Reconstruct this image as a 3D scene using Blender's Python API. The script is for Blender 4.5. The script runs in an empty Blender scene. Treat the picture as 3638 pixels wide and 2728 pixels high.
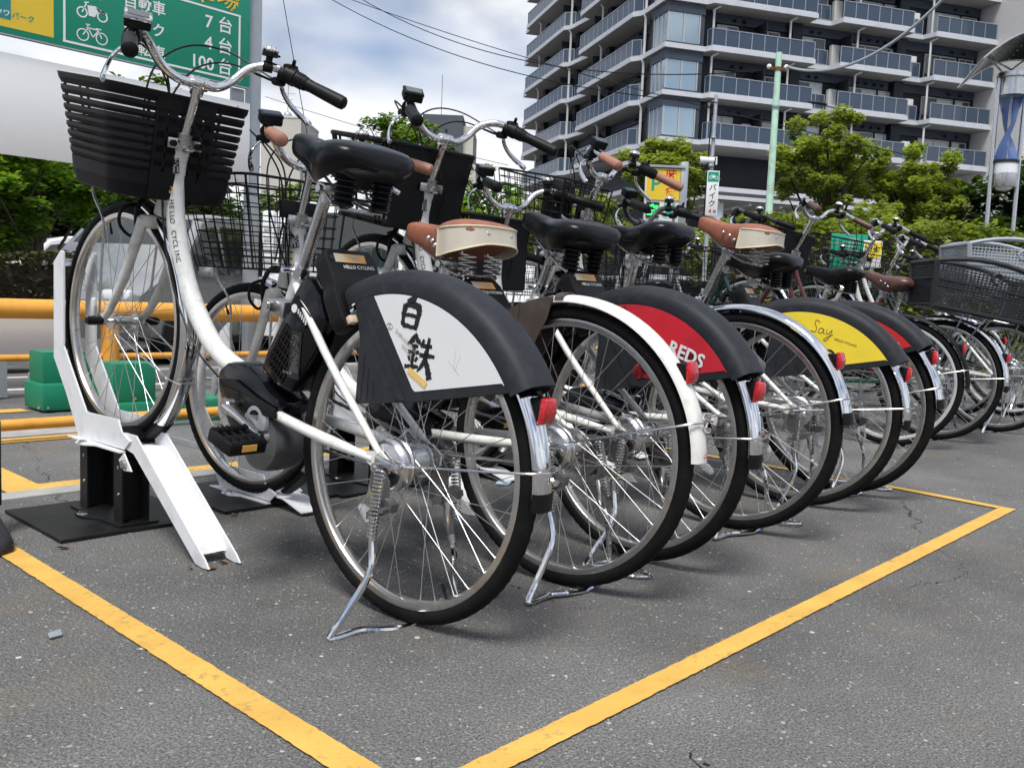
import bpy, bmesh, math, random
from math import sin, cos, pi, radians, sqrt, atan2, hypot
from mathutils import Vector, Matrix

random.seed(7)
S = bpy.context.scene
COL = S.collection

# ---------------------------------------------------------------- camera
cam_d = bpy.data.cameras.new('camera'); cam = bpy.data.objects.new('camera', cam_d); COL.objects.link(cam)
R_ = Vector((0.683129, -0.729107, 0.041686)); U_ = Vector((0.038817, 0.093251, 0.994886)); F_ = Vector((0.729266, 0.678017, -0.092004))
M = Matrix.Identity(4)
for i in range(3):
    M[i][0] = R_[i]; M[i][1] = U_[i]; M[i][2] = -F_[i]
M[2][3] = 0.666
cam.matrix_world = M
cam_d.sensor_width = 36.0; cam_d.sensor_fit = 'HORIZONTAL'
cam_d.lens = 36.0 * 3198.73 / 3638.0
cam_d.clip_start = 0.02; cam_d.clip_end = 3000
S.camera = cam

# ---------------------------------------------------------------- world, sun, exposure
SUN_EL, SUN_AZ = radians(62), radians(238)      # azimuth clockwise from +Y
W = bpy.data.worlds.new('World'); W.cycles.sampling_method = 'MANUAL'; W.cycles.sample_map_resolution = 256; S.world = W; W.use_nodes = True
nt = W.node_tree; nt.nodes.clear()
def nn(t, kind, **kw):
    n = t.nodes.new(kind)
    for k, v in kw.items():
        if k == 'inp':
            for a, b in v.items(): n.inputs[a].default_value = b
        else: setattr(n, k, v)
    return n
wl = nt.links.new
sky = nn(nt, 'ShaderNodeTexSky', sky_type='NISHITA', sun_disc=False, sun_elevation=SUN_EL, sun_rotation=SUN_AZ, air_density=1.0, dust_density=1.2, ozone_density=1.0)
tc = nn(nt, 'ShaderNodeTexCoord')
sx = nn(nt, 'ShaderNodeSeparateXYZ'); wl(tc.outputs['Generated'], sx.inputs[0])
# cloud layer: noise on the view direction, flattened towards the horizon
CLOUD_OFS = (4.3, 0.7, 4.9)
vs_ = nn(nt, 'ShaderNodeVectorMath', operation='MULTIPLY', inp={1: (1.0, 1.0, 2.1)}); wl(tc.outputs['Generated'], vs_.inputs[0])
cx = nn(nt, 'ShaderNodeVectorMath', operation='ADD', inp={1: CLOUD_OFS}); wl(vs_.outputs[0], cx.inputs[0])
n1 = nn(nt, 'ShaderNodeTexNoise', inp={'Scale': 2.1, 'Detail': 4.0, 'Roughness': 0.5, 'Distortion': 0.15}); wl(cx.outputs[0], n1.inputs['Vector'])
cov = nn(nt, 'ShaderNodeValToRGB'); cov.color_ramp.elements[0].position = 0.33; cov.color_ramp.elements[1].position = 0.52
wl(n1.outputs[0], cov.inputs[0])
n2 = nn(nt, 'ShaderNodeTexNoise', inp={'Scale': 3.0, 'Detail': 5.0, 'Roughness': 0.5, 'Distortion': 0.2})
mp = nn(nt, 'ShaderNodeVectorMath', operation='ADD', inp={1: (3.1, 1.7, 0.6)}); wl(cx.outputs[0], mp.inputs[0]); wl(mp.outputs[0], n2.inputs['Vector'])
shade = nn(nt, 'ShaderNodeValToRGB')
shade.color_ramp.elements[0].position = 0.37; shade.color_ramp.elements[0].color = (0.155, 0.20, 0.31, 1)
shade.color_ramp.elements[1].position = 0.555; shade.color_ramp.elements[1].color = (0.70, 0.715, 0.74, 1)
wl(n2.outputs[0], shade.inputs[0])
skm = nn(nt, 'ShaderNodeVectorMath', operation='SCALE', inp={'Scale': 0.08}); wl(sky.outputs[0], skm.inputs[0])
skb = nn(nt, 'ShaderNodeMix', data_type='RGBA', blend_type='MIX', inp={0: 0.45}); wl(skm.outputs[0], skb.inputs[6]); skb.inputs[7].default_value = (0.28, 0.37, 0.58, 1)
mixc = nn(nt, 'ShaderNodeMix', data_type='RGBA'); wl(cov.outputs[0], mixc.inputs[0]); wl(skb.outputs[2], mixc.inputs[6]); wl(shade.outputs[0], mixc.inputs[7])
bg = nn(nt, 'ShaderNodeBackground', inp={1: 1.0}); wl(mixc.outputs[2], bg.inputs[0])
wo = nn(nt, 'ShaderNodeOutputWorld'); wl(bg.outputs[0], wo.inputs[0])

sd = bpy.data.lights.new('sun', 'SUN'); sd.energy = 2.7; sd.angle = radians(20); sd.color = (1.0, 0.97, 0.92)
sun = bpy.data.objects.new('sun', sd); COL.objects.link(sun)
sdir = Vector((sin(SUN_AZ) * cos(SUN_EL), cos(SUN_AZ) * cos(SUN_EL), sin(SUN_EL)))
sun.rotation_euler = sdir.to_track_quat('Z', 'Y').to_euler()
S.view_settings.view_transform = 'Standard'; S.view_settings.look = 'None'; S.view_settings.gamma = 1.0
S.view_settings.exposure = 0.52; S.view_settings.use_curve_mapping = False
S.render.engine = 'CYCLES'; S.cycles.use_denoising = True; S.cycles.max_bounces = 5; S.cycles.diffuse_bounces = 3; S.cycles.glossy_bounces = 3; S.cycles.transmission_bounces = 3; S.cycles.transparent_max_bounces = 6; S.cycles.use_adaptive_sampling = True; S.cycles.adaptive_threshold = 0.03
S.cycles.caustics_reflective = False; S.cycles.caustics_refractive = False

# ---------------------------------------------------------------- materials
MATS = {}
def mat(name, col, rough=0.5, metal=0.0, var=0.0, vscale=30.0, bump=0.0, bscale=200.0, coat=0.0, trans=0.0, emit=0.0, spec=0.5, dirt=None, dscale=12.0, damt=0.5):
    """procedural principled material with colour variation, fine relief and optional dirt patches"""
    if name in MATS: return MATS[name]
    m = bpy.data.materials.new(name); m.use_nodes = True; t = m.node_tree; b = t.nodes['Principled BSDF']
    b.inputs['Base Color'].default_value = (*col, 1); b.inputs['Roughness'].default_value = rough; b.inputs['Metallic'].default_value = metal
    b.inputs['Coat Weight'].default_value = coat; b.inputs['Transmission Weight'].default_value = trans; b.inputs['Specular IOR Level'].default_value = spec
    if emit: b.inputs['Emission Color'].default_value = (*col, 1); b.inputs['Emission Strength'].default_value = emit
    co = nn(t, 'ShaderNodeTexCoord')
    if var or dirt:
        nz = nn(t, 'ShaderNodeTexNoise', inp={'Scale': vscale, 'Detail': 3.0, 'Roughness': 0.6}); t.links.new(co.outputs['Object'], nz.inputs['Vector'])
        rp = nn(t, 'ShaderNodeValToRGB'); rp.color_ramp.elements[0].position = 0.3; rp.color_ramp.elements[1].position = 0.7
        rp.color_ramp.elements[0].color = (*[max(0, c * (1 - var)) for c in col], 1); rp.color_ramp.elements[1].color = (*[min(1, c * (1 + var)) for c in col], 1)
        t.links.new(nz.outputs[0], rp.inputs[0]); out = rp.outputs[0]
        if dirt:
            n2_ = nn(t, 'ShaderNodeTexNoise', inp={'Scale': dscale, 'Detail': 4.0, 'Roughness': 0.7}); t.links.new(co.outputs['Object'], n2_.inputs['Vector'])
            r2 = nn(t, 'ShaderNodeValToRGB'); r2.color_ramp.elements[0].position = 0.52; r2.color_ramp.elements[1].position = 0.72
            r2.color_ramp.elements[1].color = (damt, damt, damt, 1); t.links.new(n2_.outputs[0], r2.inputs[0])
            mx = nn(t, 'ShaderNodeMix', data_type='RGBA'); t.links.new(r2.outputs[0], mx.inputs[0]); t.links.new(out, mx.inputs[6]); mx.inputs[7].default_value = (*dirt, 1)
            out = mx.outputs[2]
            ro = nn(t, 'ShaderNodeMapRange', inp={3: rough, 4: min(1, rough + 0.16)}); t.links.new(n2_.outputs[0], ro.inputs[0]); t.links.new(ro.outputs[0], b.inputs['Roughness'])
        t.links.new(out, b.inputs['Base Color'])
    if bump:
        n3 = nn(t, 'ShaderNodeTexNoise', inp={'Scale': bscale, 'Detail': 1.0}); t.links.new(co.outputs['Object'], n3.inputs['Vector'])
        bp = nn(t, 'ShaderNodeBump', inp={'Strength': bump, 'Distance': 0.002}); t.links.new(n3.outputs[0], bp.inputs['Height']); t.links.new(bp.outputs[0], b.inputs['Normal'])
    MATS[name] = m
    return m

def asphalt_material():
    m = bpy.data.materials.new('asphalt'); m.use_nodes = True; t = m.node_tree; b = t.nodes['Principled BSDF']; L = t.links.new
    co = nn(t, 'ShaderNodeTexCoord'); P = co.outputs['Object']
    big = nn(t, 'ShaderNodeTexNoise', inp={'Scale': 0.9, 'Detail': 6.0, 'Roughness': 0.66}); L(P, big.inputs['Vector'])
    rb = nn(t, 'ShaderNodeValToRGB'); rb.color_ramp.elements[0].position = 0.3; rb.color_ramp.elements[1].position = 0.72
    rb.color_ramp.elements[0].color = (0.090, 0.089, 0.087, 1); rb.color_ramp.elements[1].color = (0.212, 0.208, 0.202, 1); L(big.outputs[0], rb.inputs[0])
    fine = nn(t, 'ShaderNodeTexNoise', inp={'Scale': 230.0, 'Detail': 2.0, 'Roughness': 0.75}); L(P, fine.inputs['Vector'])
    rf = nn(t, 'ShaderNodeMapRange', inp={1: 0.32, 2: 0.68, 3: 0.35, 4: 1.6}); L(fine.outputs[0], rf.inputs[0])
    m1 = nn(t, 'ShaderNodeVectorMath', operation='SCALE'); L(rb.outputs[0], m1.inputs[0]); L(rf.outputs[0], m1.inputs['Scale'])
    def flecks(scale, thr, dist, col, prev):
        v = nn(t, 'ShaderNodeTexVoronoi', inp={'Scale': scale}); L(P, v.inputs['Vector'])
        s = nn(t, 'ShaderNodeSeparateColor'); L(v.outputs['Color'], s.inputs[0])
        a = nn(t, 'ShaderNodeMath', operation='GREATER_THAN', inp={1: thr}); L(s.outputs[0], a.inputs[0])
        sz = nn(t, 'ShaderNodeMath', operation='MULTIPLY', inp={1: dist}); L(s.outputs[1], sz.inputs[0])
        c = nn(t, 'ShaderNodeMath', operation='LESS_THAN'); L(v.outputs['Distance'], c.inputs[0]); L(sz.outputs[0], c.inputs[1])
        d = nn(t, 'ShaderNodeMath', operation='MULTIPLY'); L(a.outputs[0], d.inputs[0]); L(c.outputs[0], d.inputs[1])
        e = nn(t, 'ShaderNodeMath', operation='MULTIPLY'); L(d.outputs[0], e.inputs[0]); L(s.outputs[2], e.inputs[1])
        mx = nn(t, 'ShaderNodeMix', data_type='RGBA'); L(e.outputs[0], mx.inputs[0]); L(prev, mx.inputs[6]); mx.inputs[7].default_value = (*col, 1)
        return mx.outputs[2], v
    c1, v1 = flecks(260.0, 0.72, 0.60, (0.34, 0.33, 0.31), m1.outputs[0])
    c2, v2 = flecks(130.0, 0.90, 0.52, (0.46, 0.44, 0.41), c1)
    c3, v3 = flecks(62.0, 0.972, 0.36, (0.66, 0.64, 0.60), c2)
    # cracks: distorted cell borders, broken up
    dn = nn(t, 'ShaderNodeTexNoise', inp={'Scale': 2.2, 'Detail': 5.0, 'Roughness': 0.7}); L(P, dn.inputs['Vector'])
    ds = nn(t, 'ShaderNodeVectorMath', operation='SCALE', inp={'Scale': 0.26}); L(dn.outputs['Color'], ds.inputs[0])
    da = nn(t, 'ShaderNodeVectorMath', operation='ADD'); L(P, da.inputs[0]); L(ds.outputs[0], da.inputs[1])
    vc = nn(t, 'ShaderNodeTexVoronoi', feature='DISTANCE_TO_EDGE', inp={'Scale': 0.62}); L(da.outputs[0], vc.inputs['Vector'])
    msk = nn(t, 'ShaderNodeTexNoise', inp={'Scale': 1.1, 'Detail': 2.0}); L(P, msk.inputs['Vector'])
    mr = nn(t, 'ShaderNodeMapRange', inp={1: 0.49, 2: 0.62, 3: 0.0, 4: 0.0020}); L(msk.outputs[0], mr.inputs[0])
    ck = nn(t, 'ShaderNodeMath', operation='LESS_THAN'); L(vc.outputs['Distance'], ck.inputs[0]); L(mr.outputs[0], ck.inputs[1])
    mk = nn(t, 'ShaderNodeMix', data_type='RGBA'); L(ck.outputs[0], mk.inputs[0]); L(c3, mk.inputs[6]); mk.inputs[7].default_value = (0.018, 0.017, 0.016, 1)
    # rusty, sandy stains
    sn = nn(t, 'ShaderNodeTexNoise', inp={'Scale': 2.6, 'Detail': 3.0, 'Roughness': 0.6}); ofs = nn(t, 'ShaderNodeVectorMath', operation='ADD', inp={1: (5.3, 2.2, 0)}); L(P, ofs.inputs[0]); L(ofs.outputs[0], sn.inputs['Vector'])
    sr = nn(t, 'ShaderNodeMapRange', inp={1: 0.56, 2: 0.74, 3: 0.0, 4: 0.38}); L(sn.outputs[0], sr.inputs[0])
    ms = nn(t, 'ShaderNodeMix', data_type='RGBA'); L(sr.outputs[0], ms.inputs[0]); L(mk.outputs[2], ms.inputs[6]); ms.inputs[7].default_value = (0.20, 0.155, 0.10, 1)
    L(ms.outputs[2], b.inputs['Base Color'])
    b.inputs['Roughness'].default_value = 0.82; b.inputs['Specular IOR Level'].default_value = 0.35
    h1 = nn(t, 'ShaderNodeMath', operation='MULTIPLY', inp={1: -0.6}); L(ck.outputs[0], h1.inputs[0])
    h2 = nn(t, 'ShaderNodeMath', operation='ADD'); L(fine.outputs[0], h2.inputs[0]); L(h1.outputs[0], h2.inputs[1])
    h3 = nn(t, 'ShaderNodeMath', operation='SUBTRACT'); L(h2.outputs[0], h3.inputs[0]); L(v2.outputs['Distance'], h3.inputs[1])
    bp = nn(t, 'ShaderNodeBump', inp={'Strength': 0.9, 'Distance': 0.004}); L(h3.outputs[0], bp.inputs['Height']); L(bp.outputs[0], b.inputs['Normal'])
    return m
MATS['asphalt'] = asphalt_material()

def paint_material(name, col, dark):
    m = bpy.data.materials.new(name); m.use_nodes = True; t = m.node_tree; b = t.nodes['Principled BSDF']; L = t.links.new
    co = nn(t, 'ShaderNodeTexCoord'); P = co.outputs['Object']
    a = nn(t, 'ShaderNodeTexNoise', inp={'Scale': 55.0, 'Detail': 6.0, 'Roughness': 0.75}); L(P, a.inputs['Vector'])
    w = nn(t, 'ShaderNodeTexNoise', inp={'Scale': 2.3, 'Detail': 3.0}); L(P, w.inputs['Vector'])
    s = nn(t, 'ShaderNodeMath', operation='MULTIPLY_ADD', inp={1: 0.55}); L(w.outputs[0], s.inputs[0]); L(a.outputs[0], s.inputs[2])
    r = nn(t, 'ShaderNodeMapRange', inp={1: 0.84, 2: 1.0, 3: 0.0, 4: 0.8}); L(s.outputs[0], r.inputs[0])
    c = nn(t, 'ShaderNodeTexNoise', inp={'Scale': 9.0, 'Detail': 4.0}); L(P, c.inputs['Vector'])
    rc = nn(t, 'ShaderNodeValToRGB'); rc.color_ramp.elements[0].position = 0.3; rc.color_ramp.elements[1].position = 0.7
    rc.color_ramp.elements[0].color = (*[x * 0.86 for x in col], 1); rc.color_ramp.elements[1].color = (*[min(1, x * 1.1) for x in col], 1); L(c.outputs[0], rc.inputs[0])
    mx = nn(t, 'ShaderNodeMix', data_type='RGBA'); L(r.outputs[0], mx.inputs[0]); L(rc.outputs[0], mx.inputs[6]); mx.inputs[7].default_value = (*dark, 1)
    L(mx.outputs[2], b.inputs['Base Color']); b.inputs['Roughness'].default_value = 0.75; b.inputs['Specular IOR Level'].default_value = 0.3
    f = nn(t, 'ShaderNodeTexNoise', inp={'Scale': 160.0, 'Detail': 3.0}); L(P, f.inputs['Vector'])
    bp = nn(t, 'ShaderNodeBump', inp={'Strength': 0.5, 'Distance': 0.003}); L(f.outputs[0], bp.inputs['Height']); L(bp.outputs[0], b.inputs['Normal'])
    MATS[name] = m; return m
paint_material('yellow_paint', (0.70, 0.415, 0.095), (0.25, 0.19, 0.10))
paint_material('white_line', (0.62, 0.62, 0.60), (0.25, 0.25, 0.24))

def leaf_material(name, dark, light, tr=0.35):
    m = bpy.data.materials.new(name); m.use_nodes = True; t = m.node_tree; b = t.nodes['Principled BSDF']; L = t.links.new
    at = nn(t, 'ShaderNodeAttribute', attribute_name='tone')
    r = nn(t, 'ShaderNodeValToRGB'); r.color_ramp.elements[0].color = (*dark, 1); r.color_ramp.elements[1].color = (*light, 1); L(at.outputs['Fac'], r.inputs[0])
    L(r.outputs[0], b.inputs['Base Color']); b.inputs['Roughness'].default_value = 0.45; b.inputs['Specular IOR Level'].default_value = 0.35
    tl = nn(t, 'ShaderNodeBsdfTranslucent'); sc = nn(t, 'ShaderNodeMix', data_type='RGBA', blend_type='MULTIPLY', inp={0: 1.0}); L(r.outputs[0], sc.inputs[6]); sc.inputs[7].default_value = (1.5, 1.6, 0.6, 1); L(sc.outputs[2], tl.inputs[0])
    mx = nn(t, 'ShaderNodeMixShader', inp={0: tr}); L(b.outputs[0], mx.inputs[1]); L(tl.outputs[0], mx.inputs[2]); L(mx.outputs[0], t.nodes['Material Output'].inputs[0])
    MATS[name] = m; return m
leaf_material('leaf_bright', (0.045, 0.115, 0.014), (0.26, 0.40, 0.055), 0.45)
leaf_material('leaf_mid', (0.026, 0.066, 0.012), (0.17, 0.26, 0.045), 0.4)
leaf_material('leaf_olive', (0.060, 0.100, 0.022), (0.31, 0.36, 0.085), 0.45)
leaf_material('leaf_dark', (0.010, 0.026, 0.008), (0.060, 0.105, 0.022))
leaf_material('leaf_hedge', (0.018, 0.020, 0.008), (0.095, 0.085, 0.030), 0.15)

mat('frame_white', (0.78, 0.78, 0.75), 0.28, 0, 0.04, 8, coat=0.4, dirt=(0.38, 0.34, 0.27), dscale=30, damt=0.45)
mat('frame_dirty', (0.70, 0.69, 0.64), 0.4, 0, 0.06, 10, dirt=(0.34, 0.28, 0.20), dscale=22, damt=0.6)
mat('fender_rusty', (0.78, 0.77, 0.73), 0.30, 0, 0.03, 9, coat=0.3, dirt=(0.42, 0.33, 0.24), dscale=26, damt=0.38)
mat('chrome', (0.80, 0.80, 0.81), 0.07, 1.0, 0.04, 20)
mat('steel', (0.55, 0.55, 0.55), 0.20, 1.0, 0.10, 60, dirt=(0.22, 0.13, 0.07), dscale=30, damt=0.35)
mat('alloy', (0.62, 0.62, 0.62), 0.20, 1.0, 0.06, 40, dirt=(0.36, 0.33, 0.28), dscale=18, damt=0.3)
mat('rim_alloy', (0.64, 0.63, 0.61), 0.22, 1.0, 0.08, 30, dirt=(0.34, 0.22, 0.13), dscale=14, damt=0.45)
mat('rim_light', (0.60, 0.60, 0.60), 0.45, 0.3, 0.05)
mat('spoke_steel', (0.50, 0.50, 0.50), 0.36, 1.0)
mat('bar_alloy', (0.74, 0.74, 0.74), 0.13, 1.0, 0.05, 25)
mat('stand_steel', (0.26, 0.26, 0.265), 0.38, 1.0, 0.12, 40, dirt=(0.16, 0.09, 0.05), dscale=30, damt=0.4)
mat('rubber', (0.0065, 0.0065, 0.007), 0.7, 0, 0.25, 60, bump=0.3, bscale=300, dirt=(0.022, 0.021, 0.020), dscale=20, damt=0.35, spec=0.16)
mat('black_plastic', (0.006, 0.0063, 0.0072), 0.40, 0, 0.18, 30, bump=0.1, bscale=500, dirt=(0.020, 0.020, 0.021), dscale=24, damt=0.25, spec=0.22)
mat('basket_plastic', (0.007, 0.0072, 0.0085), 0.36, 0, 0.15, 25, bump=0.08, bscale=500, dirt=(0.020, 0.020, 0.022), dscale=18, damt=0.2, spec=0.20)
mat('cover_plastic', (0.021, 0.0235, 0.029), 0.46, 0, 0.12, 16, bump=0.2, bscale=700, dirt=(0.055, 0.058, 0.062), dscale=34, damt=0.35, spec=0.25)
mat('gloss_black', (0.0035, 0.0038, 0.006), 0.08, 0, coat=0.1, dirt=(0.012, 0.012, 0.012), dscale=25, damt=0.2, var=0.1, spec=0.30)
mat('saddle_black', (0.0045, 0.005, 0.0065), 0.28, 0, 0.1, 40, bump=0.1, bscale=350, spec=0.24)
mat('leather_brown', (0.30, 0.105, 0.060), 0.42, 0, 0.16, 30, bump=0.3, bscale=260, dirt=(0.20, 0.07, 0.04), dscale=14, damt=0.5)
mat('leather_dark', (0.105, 0.050, 0.038), 0.35, 0, 0.16, 30, bump=0.2, bscale=260)
mat('leather_cream', (0.62, 0.57, 0.47), 0.5, 0, 0.06, 20, bump=0.2, bscale=260)
mat('piping_cream', (0.72, 0.64, 0.42), 0.5)
mat('grip_brown', (0.36, 0.165, 0.115), 0.5, 0, 0.12, 40, bump=0.3, bscale=260)
mat('panel_white', (0.74, 0.75, 0.76), 0.4, 0, 0.02, 10, coat=0.3)
mat('panel_red', (0.60, 0.024, 0.040), 0.35, 0, 0.15, 8, coat=0.3)
mat('panel_dark_red', (0.16, 0.010, 0.016), 0.4, 0, 0.8, 55)
mat('panel_yellow', (0.92, 0.70, 0.05), 0.35, 0, 0.05, 12, coat=0.3)
mat('print_black', (0.008, 0.008, 0.009), 0.6)
mat('print_white', (0.80, 0.80, 0.80), 0.5)
mat('print_grey', (0.42, 0.43, 0.42), 0.5)
mat('motor_grey', (0.16, 0.165, 0.17), 0.38, 0.7, 0.1, 30)
mat('print_dim', (0.16, 0.165, 0.16), 0.5)
mat('print_gold', (0.45, 0.42, 0.33), 0.5)
mat('sticker_orange', (0.80, 0.42, 0.10), 0.4)
mat('sticker_yellow', (0.82, 0.50, 0.09), 0.4)
mat('qr_grey', (0.36, 0.38, 0.30), 0.5, 0, 0.9, 260)
mat('tan_plastic', (0.66, 0.50, 0.38), 0.45)
mat('red_lens', (0.55, 0.012, 0.020), 0.18, 0, 0.5, 220, coat=0.6, bump=0.8, bscale=260)
mat('clear_lens', (0.70, 0.72, 0.72), 0.2, 0.2, 0.3, 300, coat=0.5, bump=0.7, bscale=350)
mat('brown_guard', (0.062, 0.047, 0.040), 0.42, 0, 0.2, 14, dirt=(0.12, 0.10, 0.085), dscale=14, damt=0.45)
mat('rack_white', (0.76, 0.77, 0.79), 0.40, 0, 0.03, 6, dirt=(0.42, 0.40, 0.37), dscale=16, damt=0.38)
mat('rack_black', (0.009, 0.0095, 0.0105), 0.40, 0, 0.2, 12, dirt=(0.035, 0.033, 0.030), dscale=9, damt=0.4, spec=0.25)
mat('orange_paint', (0.80, 0.37, 0.055), 0.42, 0, 0.08, 6, dirt=(0.50, 0.20, 0.03), dscale=9, damt=0.5)
mat('green_metal', (0.008, 0.215, 0.115), 0.38, 0, 0.08, 6, dirt=(0.015, 0.13, 0.075), dscale=10, damt=0.3)
mat('concrete', (0.36, 0.35, 0.33), 0.85, 0, 0.16, 10, bump=0.5, bscale=120)
mat('galvanised', (0.40, 0.43, 0.46), 0.5, 0.55, 0.08, 6)
mat('grating_steel', (0.46, 0.49, 0.50), 0.45, 0.6, 0.1, 20)
mat('sign_green', (0.006, 0.315, 0.190), 0.4, 0, 0.03, 2)
mat('sign_yellow', (0.76, 0.53, 0.035), 0.4, 0, 0.03, 2)
mat('sign_teal', (0.01, 0.23, 0.24), 0.4)
mat('sign_white', (0.80, 0.81, 0.81), 0.45)
mat('board_white', (0.74, 0.75, 0.77), 0.5, 0, 0.02, 1.5)
mat('bark', (0.095, 0.075, 0.055), 0.9, 0, 0.35, 14, bump=0.8, bscale=40)
mat('bark_dark', (0.045, 0.036, 0.028), 0.9, 0, 0.35, 14, bump=0.8, bscale=40)
mat('car_silver', (0.42, 0.42, 0.41), 0.25, 0.75, 0.03, 2, coat=0.8)
mat('car_white', (0.80, 0.81, 0.82), 0.22, 0, 0.02, 2, coat=0.8)
mat('car_glass', (0.020, 0.026, 0.028), 0.05, 0, coat=0.5)
mat('car_black', (0.012, 0.012, 0.012), 0.6)
mat('lamp_white', (0.80, 0.82, 0.84), 0.15, 0, coat=0.6)
mat('pale_green_paint', (0.46, 0.70, 0.55), 0.55, 0, 0.1, 5, dirt=(0.30, 0.22, 0.14), dscale=3, damt=0.6)
mat('wire_black', (0.006, 0.006, 0.0065), 0.5, spec=0.25)
mat('cable_black', (0.008, 0.008, 0.009), 0.4, spec=0.25)
mat('slab_white', (0.56, 0.58, 0.62), 0.6, 0, 0.03, 0.6, dirt=(0.38, 0.39, 0.41), dscale=1.5, damt=0.4)
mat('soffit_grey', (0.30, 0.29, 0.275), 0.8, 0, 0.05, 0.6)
mat('tile_dark', (0.016, 0.020, 0.028), 0.5, 0, 0.15, 2.5, spec=0.3)
mat('beam_blue', (0.050, 0.064, 0.088), 0.5, 0, 0.08, 1.0, spec=0.3)
mat('balcony_glass', (0.050, 0.076, 0.115), 0.10, 0, 0.10, 0.5, spec=0.45)
mat('rail_alloy', (0.34, 0.37, 0.41), 0.4, 0.3)
mat('window_frame', (0.48, 0.47, 0.46), 0.45, 0.3)
mat('window_glass', (0.055, 0.075, 0.090), 0.06, 0, coat=0.6)
mat('bay_glass', (0.42, 0.52, 0.57), 0.03, 0.8)
mat('curtain', (0.62, 0.66, 0.66), 0.8, 0, 0.1, 3)
mat('pipe_white', (0.62, 0.62, 0.60), 0.5)
mat('tower_tile', (0.62, 0.61, 0.60), 0.6, 0, 0.04, 1.0)
mat('building_beige', (0.52, 0.50, 0.45), 0.8, 0, 0.05, 0.4)
mat('building_grey', (0.075, 0.085, 0.102), 0.7, 0, 0.05, 0.3)
mat('solar_dark', (0.018, 0.020, 0.024), 0.25, 0.2)
mat('turbine_blue', (0.115, 0.190, 0.42), 0.35, 0, 0.03, 2, coat=0.3)
mat('led_green', (0.03, 0.95, 0.18), 0.5, emit=1.1)
mat('rust', (0.17, 0.065, 0.028), 0.85, 0, 0.35, 60, bump=0.6, bscale=200)
mat('shoe_black', (0.016, 0.016, 0.018), 0.6, 0, 0.2, 60)
mat('litter_blue', (0.50, 0.66, 0.78), 0.3, 0, 0.25, 40)
mat('dead_leaf', (0.20, 0.105, 0.045), 0.8, 0, 0.4, 60)
mat('grey_basket', (0.026, 0.028, 0.032), 0.42, 0, 0.1, 14, dirt=(0.06, 0.06, 0.06), dscale=20, damt=0.3, spec=0.3)
mat('light_basket', (0.34, 0.37, 0.41), 0.5, 0, 0.05, 14)
mat('frame_black', (0.020, 0.020, 0.022), 0.25, 0, coat=0.6)
mat('frame_maroon', (0.10, 0.012, 0.020), 0.25, 0, coat=0.6)
mat('frame_green', (0.010, 0.045, 0.032), 0.25, 0, coat=0.6)
mat('frame_silver', (0.55, 0.56, 0.57), 0.3, 0.8)
mat('signal_yellow', (0.85, 0.66, 0.05), 0.5)
mat('paint_red', (0.62, 0.03, 0.03), 0.45)

# ---------------------------------------------------------------- mesh helpers
def V3(*a): return Vector(a)
def catmull(pts, n=6, closed=False):
    P = [Vector(p) for p in pts]; out = []; N = len(P)
    rng = range(N) if closed else range(N - 1)
    for i in rng:
        p0 = P[(i - 1) % N] if closed or i > 0 else P[0] * 2 - P[1]
        p1 = P[i]; p2 = P[(i + 1) % N]
        p3 = P[(i + 2) % N] if closed or i + 2 < N else P[-1] * 2 - P[-2]
        for k in range(n):
            t = k / n
            out.append(0.5 * ((2 * p1) + (p2 - p0) * t + (2 * p0 - 5 * p1 + 4 * p2 - p3) * t * t + (3 * p1 - p0 - 3 * p2 + p3) * t ** 3))
    if not closed: out.append(P[-1])
    return out

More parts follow.
